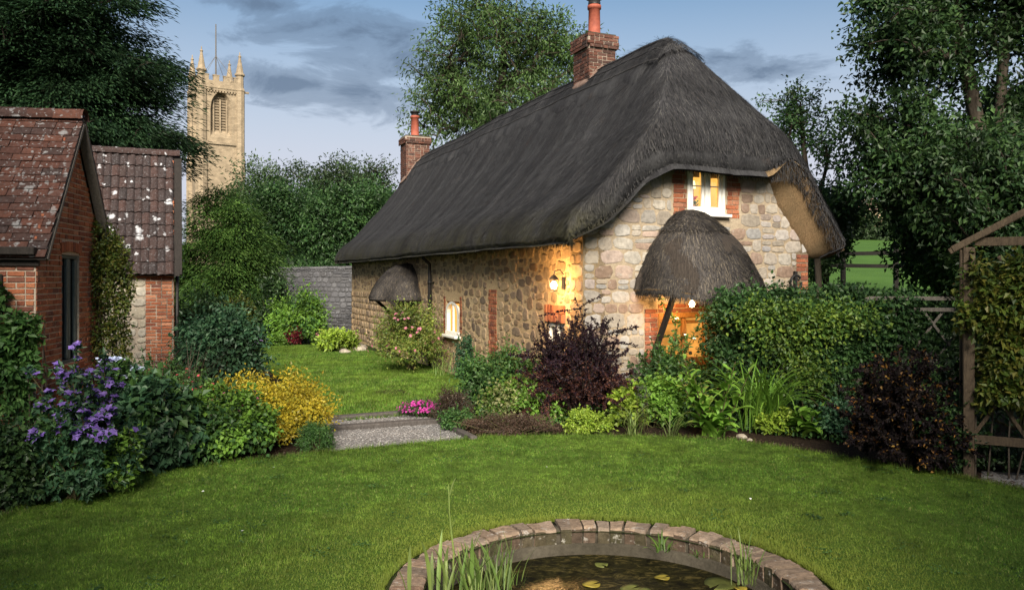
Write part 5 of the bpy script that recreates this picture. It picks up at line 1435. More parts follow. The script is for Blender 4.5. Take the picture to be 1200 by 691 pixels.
# trees -------------------------------------------------------------
def tree(name, label, cat, base, trunks, ells, nclump, cr, nleaf, L, W, mat, bark='bark', tr=.25, flat=1.0, shell=.55, core=0.0, flowers=None, grp=None, twig=2, upw=.6, droop=.2, skel=True, min_d=.0, blotch=0.0):
    base = np.array(base, float); root = thing(name, label, cat, base, group=grp)
    ells = [(np.array(c, float) - base, np.array(r, float)) for c, r in ells]
    vol = np.array([np.prod(r) ** .8 for _, r in ells]); pr = vol / vol.sum(); cl = []; tries = 0
    while len(cl) < nclump and tries < nclump * 30:
        tries += 1; j = rng.choice(len(ells), p=pr); c, r = ells[j]; u = unit(1)[0] * (shell + (1 - shell) * rng.random()) ** (1 if shell > 0 else 1 / 3.)
        p = c + u * r
        if shell > .3 and any((np.linalg.norm((p - c2) / r2) < .72) for k2, (c2, r2) in enumerate(ells) if k2 != j) and rng.random() < .8: continue
        if min_d and cl and np.min(np.linalg.norm(np.array(cl) - p, axis=1)) < min_d: continue
        cl.append(p)
    cl = np.array(cl)
    nodes = []; par = []; tnodes = []
    for tp in trunks:
        tp = np.array(tp, float) - base; seg = smooth_line(tp, 5) if len(tp) > 2 else np.linspace(tp[0], tp[1], 10)
        for i, p in enumerate(seg): nodes.append(p); par.append(len(nodes) - 2 if i else -1)
    nt = len(nodes); isleaf = []
    if skel:
        ref = np.array(nodes); dist = np.array([np.min(np.linalg.norm(ref - p, axis=1)) for p in cl]); order = np.argsort(dist)
        for oi in order:
            p = cl[oi]; nd = np.array(nodes); dv = p - nd; ds = np.linalg.norm(dv, axis=1); cost = ds * (1 + .9 * (dv[:, 2] < -.1 * ds)) + .0; cost[:2] += 99 if len(trunks[0]) > 1 else 0
            i = int(np.argmin(cost)); q = nodes[i]; L_ = np.linalg.norm(p - q); ns = max(2, min(5, int(L_ / max(cr * .8, .1)) + 1)); prev = i
            off = rng.normal(0, .09 * L_, 3)
            for s in np.linspace(0, 1, ns + 1)[1:]:
                x = q + (p - q) * s + off * math.sin(s * math.pi) + np.array([0, 0, .10 * L_ * math.sin(s * math.pi)]); nodes.append(x); par.append(prev); prev = len(nodes) - 1
            isleaf.append(prev)
        N_ = len(nodes); cnt = np.zeros(N_); cnt[isleaf] = 1
        for i in range(N_ - 1, -1, -1):
            if par[i] >= 0: cnt[par[i]] += cnt[i]
        mx = max(cnt.max(), 1); rr = tr * np.clip(cnt, .4, None) ** .5 / mx ** .5; nodes = np.array(nodes)
        mb = MB(); A = [i for i in range(N_) if par[i] >= 0]; P0 = nodes[[par[i] for i in A]]; P1 = nodes[A]; R0 = np.minimum(rr[[par[i] for i in A]], rr[A] * 1.5); R1 = rr[A]
        D = norm(P1 - P0); ax = np.where(np.abs(D[:, 2:3]) < .9, np.array([[0, 0, 1.0]]), np.array([[1.0, 0, 0]])); S = norm(np.cross(D, ax)); B_ = np.cross(D, S); k = 6; th = np.arange(k) / k * 2 * math.pi
        ring = np.cos(th)[None, :, None] * S[:, None] + np.sin(th)[None, :, None] * B_[:, None]
        V = np.concatenate([P0[:, None] + ring * R0[:, None, None], (P1 + D * R1[:, None] * .2)[:, None] + ring * R1[:, None, None]], 1).reshape(-1, 3)
        j = np.arange(k); f = np.stack([j, (j + 1) % k, (j + 1) % k + k, j + k], -1); mb.add(V, (f[None] + 2 * k * np.arange(len(A))[:, None, None]).reshape(-1, 4))
        if twig:
            nw = len(cl) * twig; i = np.repeat(np.arange(len(cl)), twig); p = cl[i]; d = norm(unit(nw) + [0, 0, .3]) * [1, 1, flat]; e = p + d * cr * rng.uniform(.7, 1.2, (nw, 1)); s = norm(np.cross(d, unit(nw))) * max(tr * .022, .004)
            V = np.stack([p - s, p + s, e], 1).reshape(-1, 3); mb.add(V, np.arange(3 * nw).reshape(nw, 3))
        mb.build('trunk', M[bark], root, True)
    wgt = rng.uniform(.5, 1.5, len(cl)); i = rng.choice(len(cl), nleaf, p=wgt / wgt.sum()); crs = cr * rng.uniform(.65, 1.25, len(cl))
    off = rng.normal(0, .55, (nleaf, 3)) * [1, 1, flat]; on = np.linalg.norm(off, axis=1, keepdims=True); off = off / np.maximum(1, on / 1.25)
    P = cl[i] + off * crs[i][:, None]
    if flat < .8: P[:, 2] -= .25 * crs[i] * (off[:, 0] ** 2 + off[:, 1] ** 2)
    cen = np.mean([c for c, _ in ells], 0); out = norm(P - cen); o2 = norm(off + out * .5)
    if flat < .8: Dv = norm(o2 * [1, 1, .3] + out * [.6, .6, 0] + unit(nleaf) * .5 - [0, 0, droop]); Nv = norm([0, 0, 1.0] + unit(nleaf) * .35)
    else: Dv = norm(o2 * .6 + unit(nleaf) * .9 - [0, 0, droop]); Nv = norm(o2 * .45 + [0, 0, upw] + unit(nleaf) * .6)
    V, q = leaves(P, Dv, Nv, L * rng.uniform(.6, 1.3, nleaf), W * rng.uniform(.6, 1.3, nleaf)); mb = MB(); mb.add(V, q)
    if core:
        for c, r in ells: mb.grid(lump(c, r, core), closed_u=True)
    mb.build('crown', M[mat], root)
    if flowers:
        fm, fn, fs, test = flowers; ks = np.array([t for t in rng.permutation(nleaf)[:fn * 60] if test(P[t] + base)][:fn], int)
        if len(ks): V, q = petals(P[ks] + out[ks] * .05 + np.array([0, -.1, 0]), fs); mb = MB(); mb.add(V, q); mb.build('blossom', M[fm], root)
    return root


def el(px, py, rx, ry, Y, dep=None):                          # an ellipsoid of foliage standing Y metres away
    s = Y / F; d = (rx if dep is None else dep) * s
    return (at(px, py, Y), (rx * s, d, ry * s))


def trees():
    # great dark cedar behind the sheds
    Y = 27; b = at(50, 326, Y); b = (b[0], b[1], 0)
    tree('cedar_tree', 'huge dark cedar towering behind the two outbuildings', 'tree', b, [[b, at(52, 250, Y), at(48, 120, Y), at(55, -60, Y)]], [el(30, 20, 135, 110, Y, 120), el(112, 85, 98, 58, Y, 90), el(162, 162, 80, 46, Y, 80), el(40, 165, 150, 90, Y, 110), el(-60, 60, 130, 160, Y)], 620, 1.0, 250000, .22, .065, 'yew', 'dark_bark', .5, flat=.34, shell=.3, core=0, droop=.35, min_d=.4)
    # light green conifer by the second shed
    Y = 29; b = (at(272, 326, Y)[0], Y, 0)
    tree('conifer_tree', 'rounded fresh green conifer standing to the right of the pantiled shed', 'tree', b, [[b, at(270, 240, Y)]], [el(270, 315, 60, 62, Y), el(264, 262, 42, 45, Y), el(285, 360, 52, 40, Y), el(235, 340, 35, 60, Y)], 230, .62, 80000, .15, .045, 'bright_conifer', 'dark_bark', .16, flat=.42, shell=.35, core=.0, droop=.3)
    # trees in a row over the hedge
    for (px, py, rx, ry, lab, n) in ((303, 232, 34, 36, 'feathery green tree nearest the church tower above the hedge', 9000), (352, 222, 40, 32, 'round topped green tree in the middle above the hedge', 11000), (402, 214, 36, 24, 'low green tree behind the hedge left of the far chimney', 9000), (318, 262, 30, 34, 'dark leaved small tree between conifer and tall hedge', 7000)):
        Y = 50; b = (at(px, 326, Y)[0], Y, 0); tree('background_tree', lab, 'tree', b, [[b, at(px, py, Y)]], [el(px, py, rx, ry, Y), el(px + 12, py + 30, rx, ry, Y), el(px - 14, py + 25, rx * .8, ry, Y)], 60, .85, n, .26, .10, 'far_leaf' if py < 240 else 'hedge_leaf', 'dark_bark', .2, core=.0, grp='trees above the hedge')
    Y = 48; b = (at(446, 326, Y)[0], Y, 0); tree('background_tree', 'thin sparse tree with open twigs beside the far chimney', 'tree', b, [[b, at(446, 240, Y), at(447, 186, Y)]], [el(442, 205, 26, 20, Y), el(455, 222, 20, 14, Y)], 46, .5, 1500, .2, .1, 'far_leaf', 'dark_bark', .12, shell=.2, grp='trees above the hedge', twig=4)
    # tall hedge
    Y = 40; b = (at(388, 326, Y)[0], Y, 0)
    root = thing('tall_hedge', 'tall dense dark green hedge rising behind the grey stone wall', 'hedge', b)
    mb = MB()
    for (px, py, rx, ry, bx) in ((385, 292, 84, 78, .55), (352, 305, 56, 70, .5), (430, 282, 52, 58, .45)):
        c = np.array(at(px, py, Y)) - b; r = np.array([rx, 45, ry]) * Y / F; a = mound(c, r, 24000, .20, .095, nclump=190, cr=.2, fill=.25, box=bx, zmin=.1, nz=.2); mb.add(*leaves(*a)); P = lump(c, r, .5); mb.grid(P, closed_u=True)
    mb.build('foliage', M['hedge_leaf'], root)
    # ash behind the cottage
    Y = 42; b = (at(578, 326, Y)[0], Y, 0)
    tree('ash_tree', 'tall airy green tree with visible branches rising behind the thatched ridge', 'tree', b, [[b, at(576, 220, Y), at(572, 150, Y), at(590, 80, Y), at(585, 10, Y)], [at(572, 150, Y), at(540, 110, Y), at(525, 70, Y)]], [el(580, 50, 88, 62, Y), el(530, 105, 58, 55, Y), el(635, 78, 58, 55, Y), el(590, 130, 95, 45, Y), el(690, 78, 40, 42, Y), el(505, 150, 32, 32, Y), el(560, 18, 50, 32, Y), el(655, 50, 40, 35, Y)], 560, .62, 33000, .26, .085, 'ash_leaf', 'bark', .42, shell=.3, twig=3, droop=.3, min_d=.30)
    root = thing('trunk_ivy', 'dark ivy clump on the trunk of the tall tree behind the roof', 'ivy', at(573, 135, Y - .6)); mb = MB(); mb.add(*leaves(*mound((0, 0, 0), (.75, .7, 1.1), 2600, .16, .13, zmin=-9))); mb.build('foliage', M['hedge_leaf'], root)
    # sparse orchard tree on the right of the gable
    Y = 20; b = (at(962, 326, Y)[0], Y, .6)
    tree('apple_tree', 'slender open branched tree right of the thatched gable against the sky', 'tree', b, [[b, at(955, 260, Y), at(944, 195, Y), at(938, 120, Y)], [at(955, 250, Y), at(965, 210, Y), at(975, 165, Y)]], [el(932, 130, 42, 34, Y), el(915, 165, 24, 28, Y), el(952, 170, 32, 34, Y), el(975, 190, 20, 40, Y), el(945, 225, 35, 25, Y)], 130, .26, 4600, .11, .055, 'hedge_leaf', 'bark', .085, shell=.2, twig=5)
    # great right tree
    Y = 17.5; b = (at(1165, 326, Y)[0], Y, .6)
    tree('broadleaf_tree', 'large dark broadleaf tree filling the right side with white blossom low down', 'tree', b, [[b, at(1160, 230, Y), at(1140, 120, Y), at(1122, 20, Y), at(1115, -60, Y)], [at(1160, 230, Y), at(1172, 120, Y), at(1178, 10, Y), at(1170, -70, Y)], [at(1160, 235, Y), at(1200, 150, Y), at(1230, 40, Y)]],
         [el(1085, 45, 85, 70, Y), el(1120, 205, 120, 70, Y), el(1050, 150, 62, 55, Y), el(1215, 20, 70, 50, Y), el(1140, 275, 70, 52, Y), el(1170, 275, 85, 75, Y), el(1025, 5, 40, 24, Y), el(1240, 170, 80, 110, Y), el(1045, 195, 45, 36, Y), el(1140, -40, 120, 50, Y)], 520, .42, 100000, .135, .075, 'dark_leaf', 'bark', .26, shell=.3, core=.0, flowers=('white_petal', 150, .075, lambda p: abs((p[0] / p[1] * F + 600) - 1066) < 14 and 270 < HZ - (p[2] - EYE) / p[1] * F < 330 and p[1] < Y), twig=3, min_d=.2)
    Y = 19.5; b = (at(1105, 326, Y)[0], Y, .5)
    tree('undergrowth_tree', 'dense dark bushy tree beneath the large tree on the right', 'tree', b, [[b, at(1105, 250, Y)]], [el(1140, 262, 80, 85, Y), el(1105, 300, 45, 40, Y), el(1190, 200, 80, 90, Y)], 200, .5, 45000, .15, .08, 'dark_leaf', 'dark_bark', .2, core=0)
    # shrubs behind the gable corner
    Y = 21; b = (at(968, 326, Y)[0], Y, .6)
    tree('rose_thicket', 'leafy thicket with white roses against the right end of the cottage', 'shrub', b, [[b, at(968, 270, Y)]], [el(965, 262, 26, 40, Y), el(985, 245, 30, 30, Y), el(960, 300, 28, 30, Y), el(985, 285, 12, 20, Y)], 95, .34, 11000, .11, .06, 'far_leaf', 'dark_bark', .08, shell=.3, flowers=('white_petal', 60, .10, lambda p: abs((p[0] / p[1] * F + 600) - 988) < 10 and 262 < HZ - (p[2] - EYE) / p[1] * F < 280), twig=3)
    for (px, py, rx, ry, Y, lab) in ((968, 248, 45, 34, 95, 'distant round tree at the left edge of the meadow'), (1032, 252, 40, 30, 100, 'distant tree at the far side of the meadow'), (1000, 268, 36, 14, 90, 'distant low hedge tree before the far house'), (1085, 250, 50, 40, 98, 'distant tree behind the large right hand tree')):
        z = field_h(at(px, 0, Y)[0], Y); b = (at(px, 326, Y)[0], Y, z); tree('background_tree', lab, 'tree', b, [[b, at(px, py, Y)]], [el(px, py, rx, ry, Y), el(px, py + 12, rx * 1.1, ry * .8, Y)], 50, 1.3, 6000, .5, .22, 'far_leaf' if px != 1032 else 'hedge_leaf', 'dark_bark', .3, core=0, grp='trees beyond the meadow')
    for (x, y, z, r, rz3, lab) in ((8.8, 3.0, 5.8, 3.3, 3.0, 'unseen leafy tree added to shade the right side of the lawn'), (-9.3, 3.0, 6.0, 3.2, 3.0, 'unseen leafy tree added to shade the left side of the lawn'), (5.7, -2.6, 4.3, 3.4, 2.3, 'unseen bushy tree behind the viewer, added to shade the near right lawn'), (-5.0, -2.6, 4.3, 3.4, 2.3, 'unseen bushy tree behind the viewer, added to shade the near left lawn')):
        b = (x, y, 0); tree('added_shade_tree', lab, 'tree', b, [[b, (x, y, 3), (x * .98, y, z + 1)]], [((x, y, z), (r, r, rz3)), ((x * 1.1, y - .6, z), (r, r, rz3))], 150, 1.0, 30000, .34, .21, 'dark_leaf', 'bark', .25, shell=.1)  # out-of-view trees added to cast shade on the lawn edges
trees()


def house_far():
    Y = 93; c = at(1003, 250, Y); z = field_h(c[0], Y); zt = at(0, 247, Y)[2]
    root = thing('distant_house', 'small distant pink house under a grey roof beyond the meadow', 'house', (c[0], c[1], z), .25)
    mb = MB(); mb.box((0, 0, (zt - z) / 2), (4.6, 3.5, zt - z)); mb.build('wall', M['plaster'], root)
    h = zt - z; mb = MB(); V = np.array([[-2.6, -2.1, h - .1], [2.6, -2.1, h - .1], [2.6, 2.1, h - .1], [-2.6, 2.1, h - .1], [-2.2, 0, h + 1.7], [2.2, 0, h + 1.7]]); mb.add(V, [[0, 1, 5, 4], [2, 3, 4, 5]]); mb.T.append(np.array([[3, 0, 4], [1, 2, 5]])); mb.tm.append(np.zeros(2, int)); mb.build('roof', M['lead'], root)
    for x in (-1.2, 1.2): mb = MB(); mb.box((x, -1.76, h - 1.2), (.8, .06, .9)); mb.build('window', M['glass_dark'], root)
house_far()


def field_fence():
    Y = 27.5; x0, x1 = at(975, 0, Y)[0], at(1075, 0, Y)[0]; zt = at(0, 291, Y)[2]
    root = thing('field_fence', 'dark wooden post and rail fence along the meadow', 'fence', ((x0 + x1) / 2, Y, 1.3))
    for px in (988, 1050, 1110):
        x = at(px, 0, Y)[0] - (x0 + x1) / 2; mb = MB(); mb.bevbox((x, 0, (zt - 1.3) / 2 - .2), (.15, .12, zt - 1.3 + .5), .01); mb.build('post', M['dark_wood'], root)
    for dz, tl in ((-.16, .04), (-.62, -.03)):
        mb = MB(); mb.bar((x0 - (x0 + x1) / 2 - .3, -.08, zt - 1.3 + dz - tl), ((x1 - x0) / 2 + 1.5, -.08, zt - 1.3 + dz + tl), .04, .13); mb.build('rail', M['dark_wood'], root)
field_fence()


def arbour():
    Y = 8.85; p = np.array(gp(1135, 558)); zt = at(0, 290, Y)[2]
    root = thing('timber_arbour', 'weathered timber arbour with a sloping roof beam and lattice side', 'arbour', (p[0], p[1], 0), R(-27))
    Wd = 1.55
    for x, nm in ((0, 'post'), (Wd, 'post')):
        mb = MB(); mb.bevbox((x, 0, zt / 2), (.115, .115, zt), .008, 0, None, .006); mb.build(nm, M['old_wood'], root)
    for y in (0, .9):
        mb = MB(); mb.bar((-.16, y - .0, zt - .02), (Wd / 2, y, zt + .52), .07, .13, up=(0, 1, 0)); mb.build('roof_beam', M['old_wood'], root)
        mb = MB(); mb.bar((Wd / 2 + .01, y, zt + .50), (Wd + .16, y, zt - .02), .07, .13, up=(0, 1, 0)); mb.build('roof_beam', M['old_wood'], root)
    for z, y in ((zt + .06, .02), (.42, 0)): mb = MB(); mb.bar((.06, y, z), (Wd - .06, y, z), .05, .095); mb.build('cross_rail', M['old_wood'], root)
    for x in (0, Wd): mb = MB(); mb.bevbox((x, .9, zt / 2), (.10, .10, zt), .008); mb.build('post', M['old_wood'], root)
    mb = MB()
    for i in range(-1, 4):
        xa = .06 + i * .48
        for sgn in (1, -1):
            z0, z1 = .48, zt - .1; xb0, xb1 = (xa, xa + sgn * (z1 - z0) * .62)
            n = 14; pts = [(xb0 + (xb1 - xb0) * t, z0 + (z1 - z0) * t) for t in np.linspace(0, 1, n)]; pts = [q for q in pts if .05 < q[0] < Wd - .05]
            if len(pts) > 1: mb.bar((pts[0][0], .01 * sgn + .0, pts[0][1]), (pts[-1][0], .01 * sgn, pts[-1][1]), .04, .018, up=(0, 1, 0))
    mb.build('lattice', M['old_wood'], root)
    Rm = rz(R(-27))
    r2 = thing('climbing_rose', 'green and yellow leaved climber with pink blooms covering the arbour', 'climber', (p[0], p[1], 0), R(-27)); mb = MB(); st = MB(); allP = []
    for (x, z, rx, rz2, n) in ((.35, .95, .3, .35, 1200), (.62, 1.85, .62, .52, 5200), (1.2, 1.5, .55, .75, 5200), (.5, 1.25, .42, .5, 3000), (.95, .95, .5, .4, 2200), (.85, 2.25, .55, .28, 1800), (.1, 1.9, .22, .6, 700)):
        a = mound((x, -.02, z), (rx, .2, rz2), n, .085, .055, nclump=70, cr=.22, fill=.3, zmin=.1); mb.add(*leaves(*a)); allP.append(a[0])
    mb.build('foliage', M['climber'], r2)
    for i in range(12): stems_to(st, (.1 + .12 * i, .03, .02), [(.1 + .13 * i + rng.normal(0, .15), .02, rng.uniform(1.2, 2.2))], .012, .05)
    st.build('stem', M['bark'], r2); P = np.concatenate(allP); P = P[P[:, 1] < -.1]; P = P[rng.integers(0, len(P), 5)]; mb = MB(); mb.add(*petals(np.repeat(P, 3, 0) + rng.normal(0, .01, (15, 3)), .06, np.tile([0, -1.0, .2], (15, 1)))); mb.build('blossom', M['pink_petal'], r2)
arbour()


def trellis():
    Y = 12.2; x0, x1 = at(985, 0, Y)[0], at(1128, 0, Y)[0]; zt = at(0, 347, Y)[2]; L = x1 - x0
    root = thing('trellis_fence', 'grey diamond trellis fence between the leafy hedge and the arbour', 'trellis', (x0, Y, 0), R(-5))
    for x in (0, L * .5, L): mb = MB(); mb.bevbox((x, 0, zt / 2), (.09, .09, zt + .04), .006); mb.build('post', M['grey_wood'], root)
    for z in (zt - .03, zt - .2, .3): mb = MB(); mb.bar((-.05, -.055, z), (L + .1, -.055, z), .038, .06); mb.build('rail', M['grey_wood'], root)
    mb = MB(); h = zt - .5
    for i in range(-4, 8):
        for sgn in (1, -1):
            xa = i * .45; t = np.linspace(0, 1, 40); xs = xa + sgn * t * h * .75; k = (xs > .02) & (xs < L - .02)
            if k.sum() > 2: t = t[k]; xs = xs[k]; mb.bar((xs[0], -.04 + .012 * sgn, .3 + t[0] * h), (xs[-1], -.04 + .012 * sgn, .3 + t[-1] * h), .04, .014, up=(0, 1, 0))
    mb.build('lattice', M['grey_wood'], root)
trellis()


def hedges():
    # evergreen climber massed over the fence in front of the gable
    Y = 12.3; b = (at(935, 0, Y)[0], Y, 0); root = thing('ivy_hedge', 'broad mass of dark ivy covering the fence in front of the gable', 'hedge', b); mb = MB(); s = Y / F
    for (px, py, rx, ry, n, d) in ((890, 387, 62, 50, 10000, .55), (955, 385, 75, 48, 12000, .5), (1020, 378, 60, 38, 7000, .4), (925, 430, 85, 62, 11000, .55), (1000, 440, 55, 70, 6000, .4), (1065, 392, 46, 44, 4000, .3)):
        c = np.array(at(px, py, Y)) - b; r = (rx * s, d, ry * s); a = mound(c, r, n, .075, .055, nclump=90, cr=.24, fill=.34, box=.35, zmin=.05); mb.add(*leaves(*a))
    mb.build('foliage', M['hedge_leaf'], root); mb = MB()
    for i in range(14): stems_to(mb, (rng.uniform(-1.2, 1.2), -.3, 0), [(rng.uniform(-1.2, 1.2), -.4, rng.uniform(.6, 1.4))], .014, .1)
    mb.build('stem', M['stem'], root)
    Y = 11.6; b = (at(925, 0, Y)[0], Y, 0); root = thing('painted_lit_ivy', 'yellow green leaves on the front of the dark ivy mass, light painted into their colour', 'ivy', b); mb = MB(); s = Y / F
    for (px, py, rx, ry, n) in ((925, 395, 50, 45, 1700), (960, 382, 40, 32, 1000), (895, 372, 40, 26, 800), (940, 440, 36, 30, 700), (1000, 375, 40, 30, 500)):
        c = np.array(at(px, py, Y)) - b; a = mound(c, (rx * s, .18, ry * s), n, .065, .05, nclump=50, cr=.4, fill=.3, nz=.5, zmin=.05); mb.add(*leaves(*a))
    mb.build('foliage', M['ivy'], root)  # extra leaves coloured bright where light falls on the hedge
    bush('dark_hedge', 'dark leafy hedge filling the view behind the timber arbour', 'hedge', 1190, 470, 190, 190, 'dark_leaf', 9000, .10, .07, Y=11.2, dep=.4)
    bush('grey_shrub', 'grey green shrub behind the trellis below the meadow', 'shrub', 1005, 355, 110, 44, 'mid_green', 6500, .10, .05, Y=16, z0=.6, core=0)
    bush('field_shrub', 'dark shrub at the foot of the large right tree behind the trellis', 'shrub', 1090, 350, 90, 62, 'dark_leaf', 9000, .10, .06, Y=15.5, z0=.5, core=0)
hedges()


def borders():
    # ---- right border
    bush('green_shrub', 'dark green leafy shrub between the pink phlox and the purple barberry', 'shrub', 588, 492, 108, 72, 'mid_green', 5200, .075, .045, flowers=None)
    bush('variegated_shrub', 'cream and green variegated shrub in front of the dark green shrub', 'shrub', 612, 503, 96, 52, 'fresh', 2600, .065, .042, accent=('variegated', 1900))
    bush('heather', 'low brown heather edging the bed under the variegated shrub', 'plant', 600, 514, 112, 24, 'heath', 5200, .035, .012, core=0, dep=.35, st=14)
    arching('barberry', 'purple leaved barberry with arching twiggy branches before the stone wall', 'shrub', 678, 500, 150, 136, 'purple_leaf', 120, 130, .042, .028, mats2=('copper_leaf', .6, .5), sub=4, up=.3, rad=.013)
    bush('edging_plant', 'low lime green plant at the lawn edge below the barberry', 'plant', 688, 512, 58, 26, 'lime', 1600, .05, .03, core=0, dep=.6)
    bush('lady_mantle', 'lime green round leaved mound right of the barberry', 'plant', 738, 505, 50, 46, 'lime', 900, .08, .075, core=0, droop=.1, upw=.9)
    bush('lady_mantle', 'fresh green round leaved mound behind the large leaved plant', 'plant', 770, 506, 62, 56, 'fresh', 1300, .075, .07, core=0, droop=.1, upw=.9)
    clump('strap_plant', 'clump of pale striped strap leaves at the lawn edge', 'plant', 743, 511, 42, 34, 'reed', .016, (1.4, 2.6), (1.0, 1.5), .05)
    clump('strap_plant', 'small strap leaved clump left of the large leaved plant', 'plant', 787, 512, 32, 22, 'reed', .014, (1.2, 2.4), (.9, 1.5), .04)
    arching('rose_shrub', 'tall loose green rose shrub in front of the lit porch door', 'shrub', 785, 492, 118, 118, 'mid_green', 40, 42, .075, .05, stem='stem', flowers=('white_petal', 14, .05, .75), up=.2, sub=3)
    bush('rose_shrub', 'dense green shrub at the foot of the tall rose before the door', 'shrub', 790, 497, 110, 72, 'mid_green', 3800, .08, .055)
    broadleaf('foxglove', 'large fresh green plant with broad drooping leaves in the middle of the bed', 'plant', 836, 515, 92, 'fresh', 10, 11, .34, .13, .5, 22)
    broadleaf('globe_thistle', 'tall blue green plant with narrow leaves behind the large leaved plant', 'plant', 848, 486, 104, 'blue_green', 9, 14, .32, .065, .4, 8)
    clump('daylily', 'tall clump of arching grassy leaves before the ivy mass', 'plant', 893, 505, 88, 150, 'fresh', .022, (1.3, 2.5), (1.15, 1.55), .12, k=9)
    bush('lady_mantle', 'small lime green mound between the grassy clump and the hosta', 'plant', 908, 512, 50, 28, 'lime', 700, .07, .065, core=0, droop=.1, upw=.9)
    broadleaf('hosta', 'broad leaved hosta at the right end of the bed front', 'plant', 951, 515, 38, 'fresh', 5, 5, .34, .17, .5, 14)
    bush('low_greenery', 'low dark greenery to the right of the hosta', 'plant', 985, 520, 60, 40, 'blue_green', 1400, .07, .05)
    root = arching('lavender', 'thin grey violet spikes between the lime mound and the foxglove', 'plant', 752, 506, 30, 62, 'lavender_leaf', 16, 40, .022, .008, stem='stem', sub=0, up=.05, zf=.9, rad=.004)
    arching('smoke_bush', 'large dusky purple shrub with amber leaf tips at the right of the bed', 'shrub', 1060, 554, 146, 146, 'dusk_purple', 85, 100, .05, .034, mats2=('amber_leaf', .09, 1.0), sub=4, up=.25, rad=.012)
    bush('dark_undergrowth', 'dark green undergrowth filling the bed between smoke bush and arbour', 'plant', 1108, 560, 90, 85, 'dark_leaf', 3000, .06, .04, core=0)
    bush('dark_undergrowth', 'low dark green plants behind the foot of the arbour', 'plant', 1185, 562, 90, 40, 'dark_leaf', 2600, .05, .035, core=0)
    # ---- beside the path
    bush('phlox', 'low bright magenta phlox at the corner of the path', 'flowers', 491, 491, 46, 20, 'mid_green', 700, .04, .02, core=0, flowers=('magenta_petal', 420, .045, .35), dep=.7)
    bush('heather', 'mauve brown heather tuft between phlox and dark shrub', 'plant', 530, 500, 46, 40, 'heath', 2400, .05, .012, core=0, accent=('lavender_leaf', 700))
    bush('edging_plant', 'low green plant beside the timber edging of the path', 'plant', 536, 508, 44, 26, 'mid_green', 900, .05, .03)
    bush('rose_tree', 'round flowering shrub on a short trunk beside the cottage wall', 'shrub', 481, 436, 84, 72, 'rose_leaf', 5200, .075, .042, z0=.10, fill=.4, st=4, flowers=('pink_petal', 70, .085, .3))
    mb = MB(); b = gp(480, 437); mb.tube([(0, .28, -.32), (.02, .3, .1), (-.02, .3, .4)], [.05, .04, .03], 7); o = mb.build('trunk', M['bark'], bpy.data.objects['rose_tree'], True)
    clump('wall_grass', 'tuft of grass at the foot of the cottage wall under the arched window', 'grass', 522, 441, 24, 40, 'reed', .012, (.6, 1.6), (1.1, 1.5), .14)
    bush('wall_shrub', 'small dark shrub against the cottage wall right of the arched window', 'shrub', 548, 447, 30, 50, 'blue_green', 1300, .06, .04)
    for (nm, pts, m, n, lab) in (('right', [(560, 504), (700, 503), (800, 505), (880, 508), (960, 518), (1060, 532), (1130, 545), (1130, 500), (900, 475), (560, 470)], 'mid_green', 9000, 'tangled low leaves filling the gaps of the right border'), ('left', [(20, 590), (150, 548), (300, 526), (350, 512), (340, 470), (215, 450), (120, 520), (20, 560)], 'dark_leaf', 9000, 'tangled low leaves filling the gaps of the left border')):
        Q = np.array([gp(x, y)[:2] for x, y in pts]); Pn = rng.uniform(Q.min(0), Q.max(0), (n * 4, 2)); Pn = Pn[inside(Pn, Q)][:n]; k = len(Pn)
        hz_ = (.10 + .22 * np.clip(vnoise(np.c_[Pn, Pn[:, 0] * 0], 1.6) + .3, 0, 1)) * rng.random(k) ** .6
        mb = MB(); mb.add(*leaves(np.c_[Pn, hz_ + .01], unit(k) + [0, 0, .2], unit(k) * .6 + [0, -.2, .8], rng.uniform(.03, .09, k), rng.uniform(.02, .05, k))); tag(mb.build('ground_cover', M[m]), lab, 'ground cover', kind='stuff')
    # ---- left border
    bush('dark_ivy', 'dark ivy mound at the bottom left corner below the brick wall', 'ivy', 8, 606, 130, 90, 'dark_leaf', 4200, .065, .05, core=0)
    r2 = thing('wall_creeper', 'broad green leaves of a creeper climbing the brick wall at the left edge', 'climber', (at(8, 0, 9.75)[0], 9.75, 0)); mb = MB()
    for (x, z, rx, rzz, n) in ((-.05, 1.25, .42, .42, 900), (-.2, .7, .5, .5, 900), (.18, 1.5, .22, .28, 260), (-.3, 1.9, .3, .35, 320)): mb.add(*leaves(*mound((x, 0, z), (rx, .16, rzz), n, .11, .08, nclump=40)))
    mb.build('foliage', M['mid_green'], r2); mb = MB()
    for i in range(8): stems_to(mb, (-.3 + .1 * i, .1, 0), [(-.4 + .12 * i, .05, rng.uniform(1, 1.9))], .014)
    mb.build('stem', M['bark'], r2)
    arching('clematis', 'violet flowered clematis climbing in front of the brick shed corner', 'climber', 96, 592, 112, 160, 'blue_green', 55, 60, .07, .045, stem='stem', flowers=[('violet_petal', 300, .09, .48)], up=.15, sub=3)
    bush('clematis_foliage', 'thick dark green leaves at the foot of the violet clematis', 'shrub', 92, 592, 110, 105, 'mid_green', 4200, .07, .05, flowers=('violet_petal', 24, .07, .7))
    bush('cranesbill', 'fresh light green leafy mound at the lawn edge below the clematis', 'plant', 122, 590, 78, 84, 'fresh', 2600, .06, .05, core=0)
    Y = 12.15; b = (at(126, 0, Y)[0], Y, 0); r2 = thing('gable_climber', 'glossy green climber covering the right edge of the brick gable', 'climber', b); mb = MB()
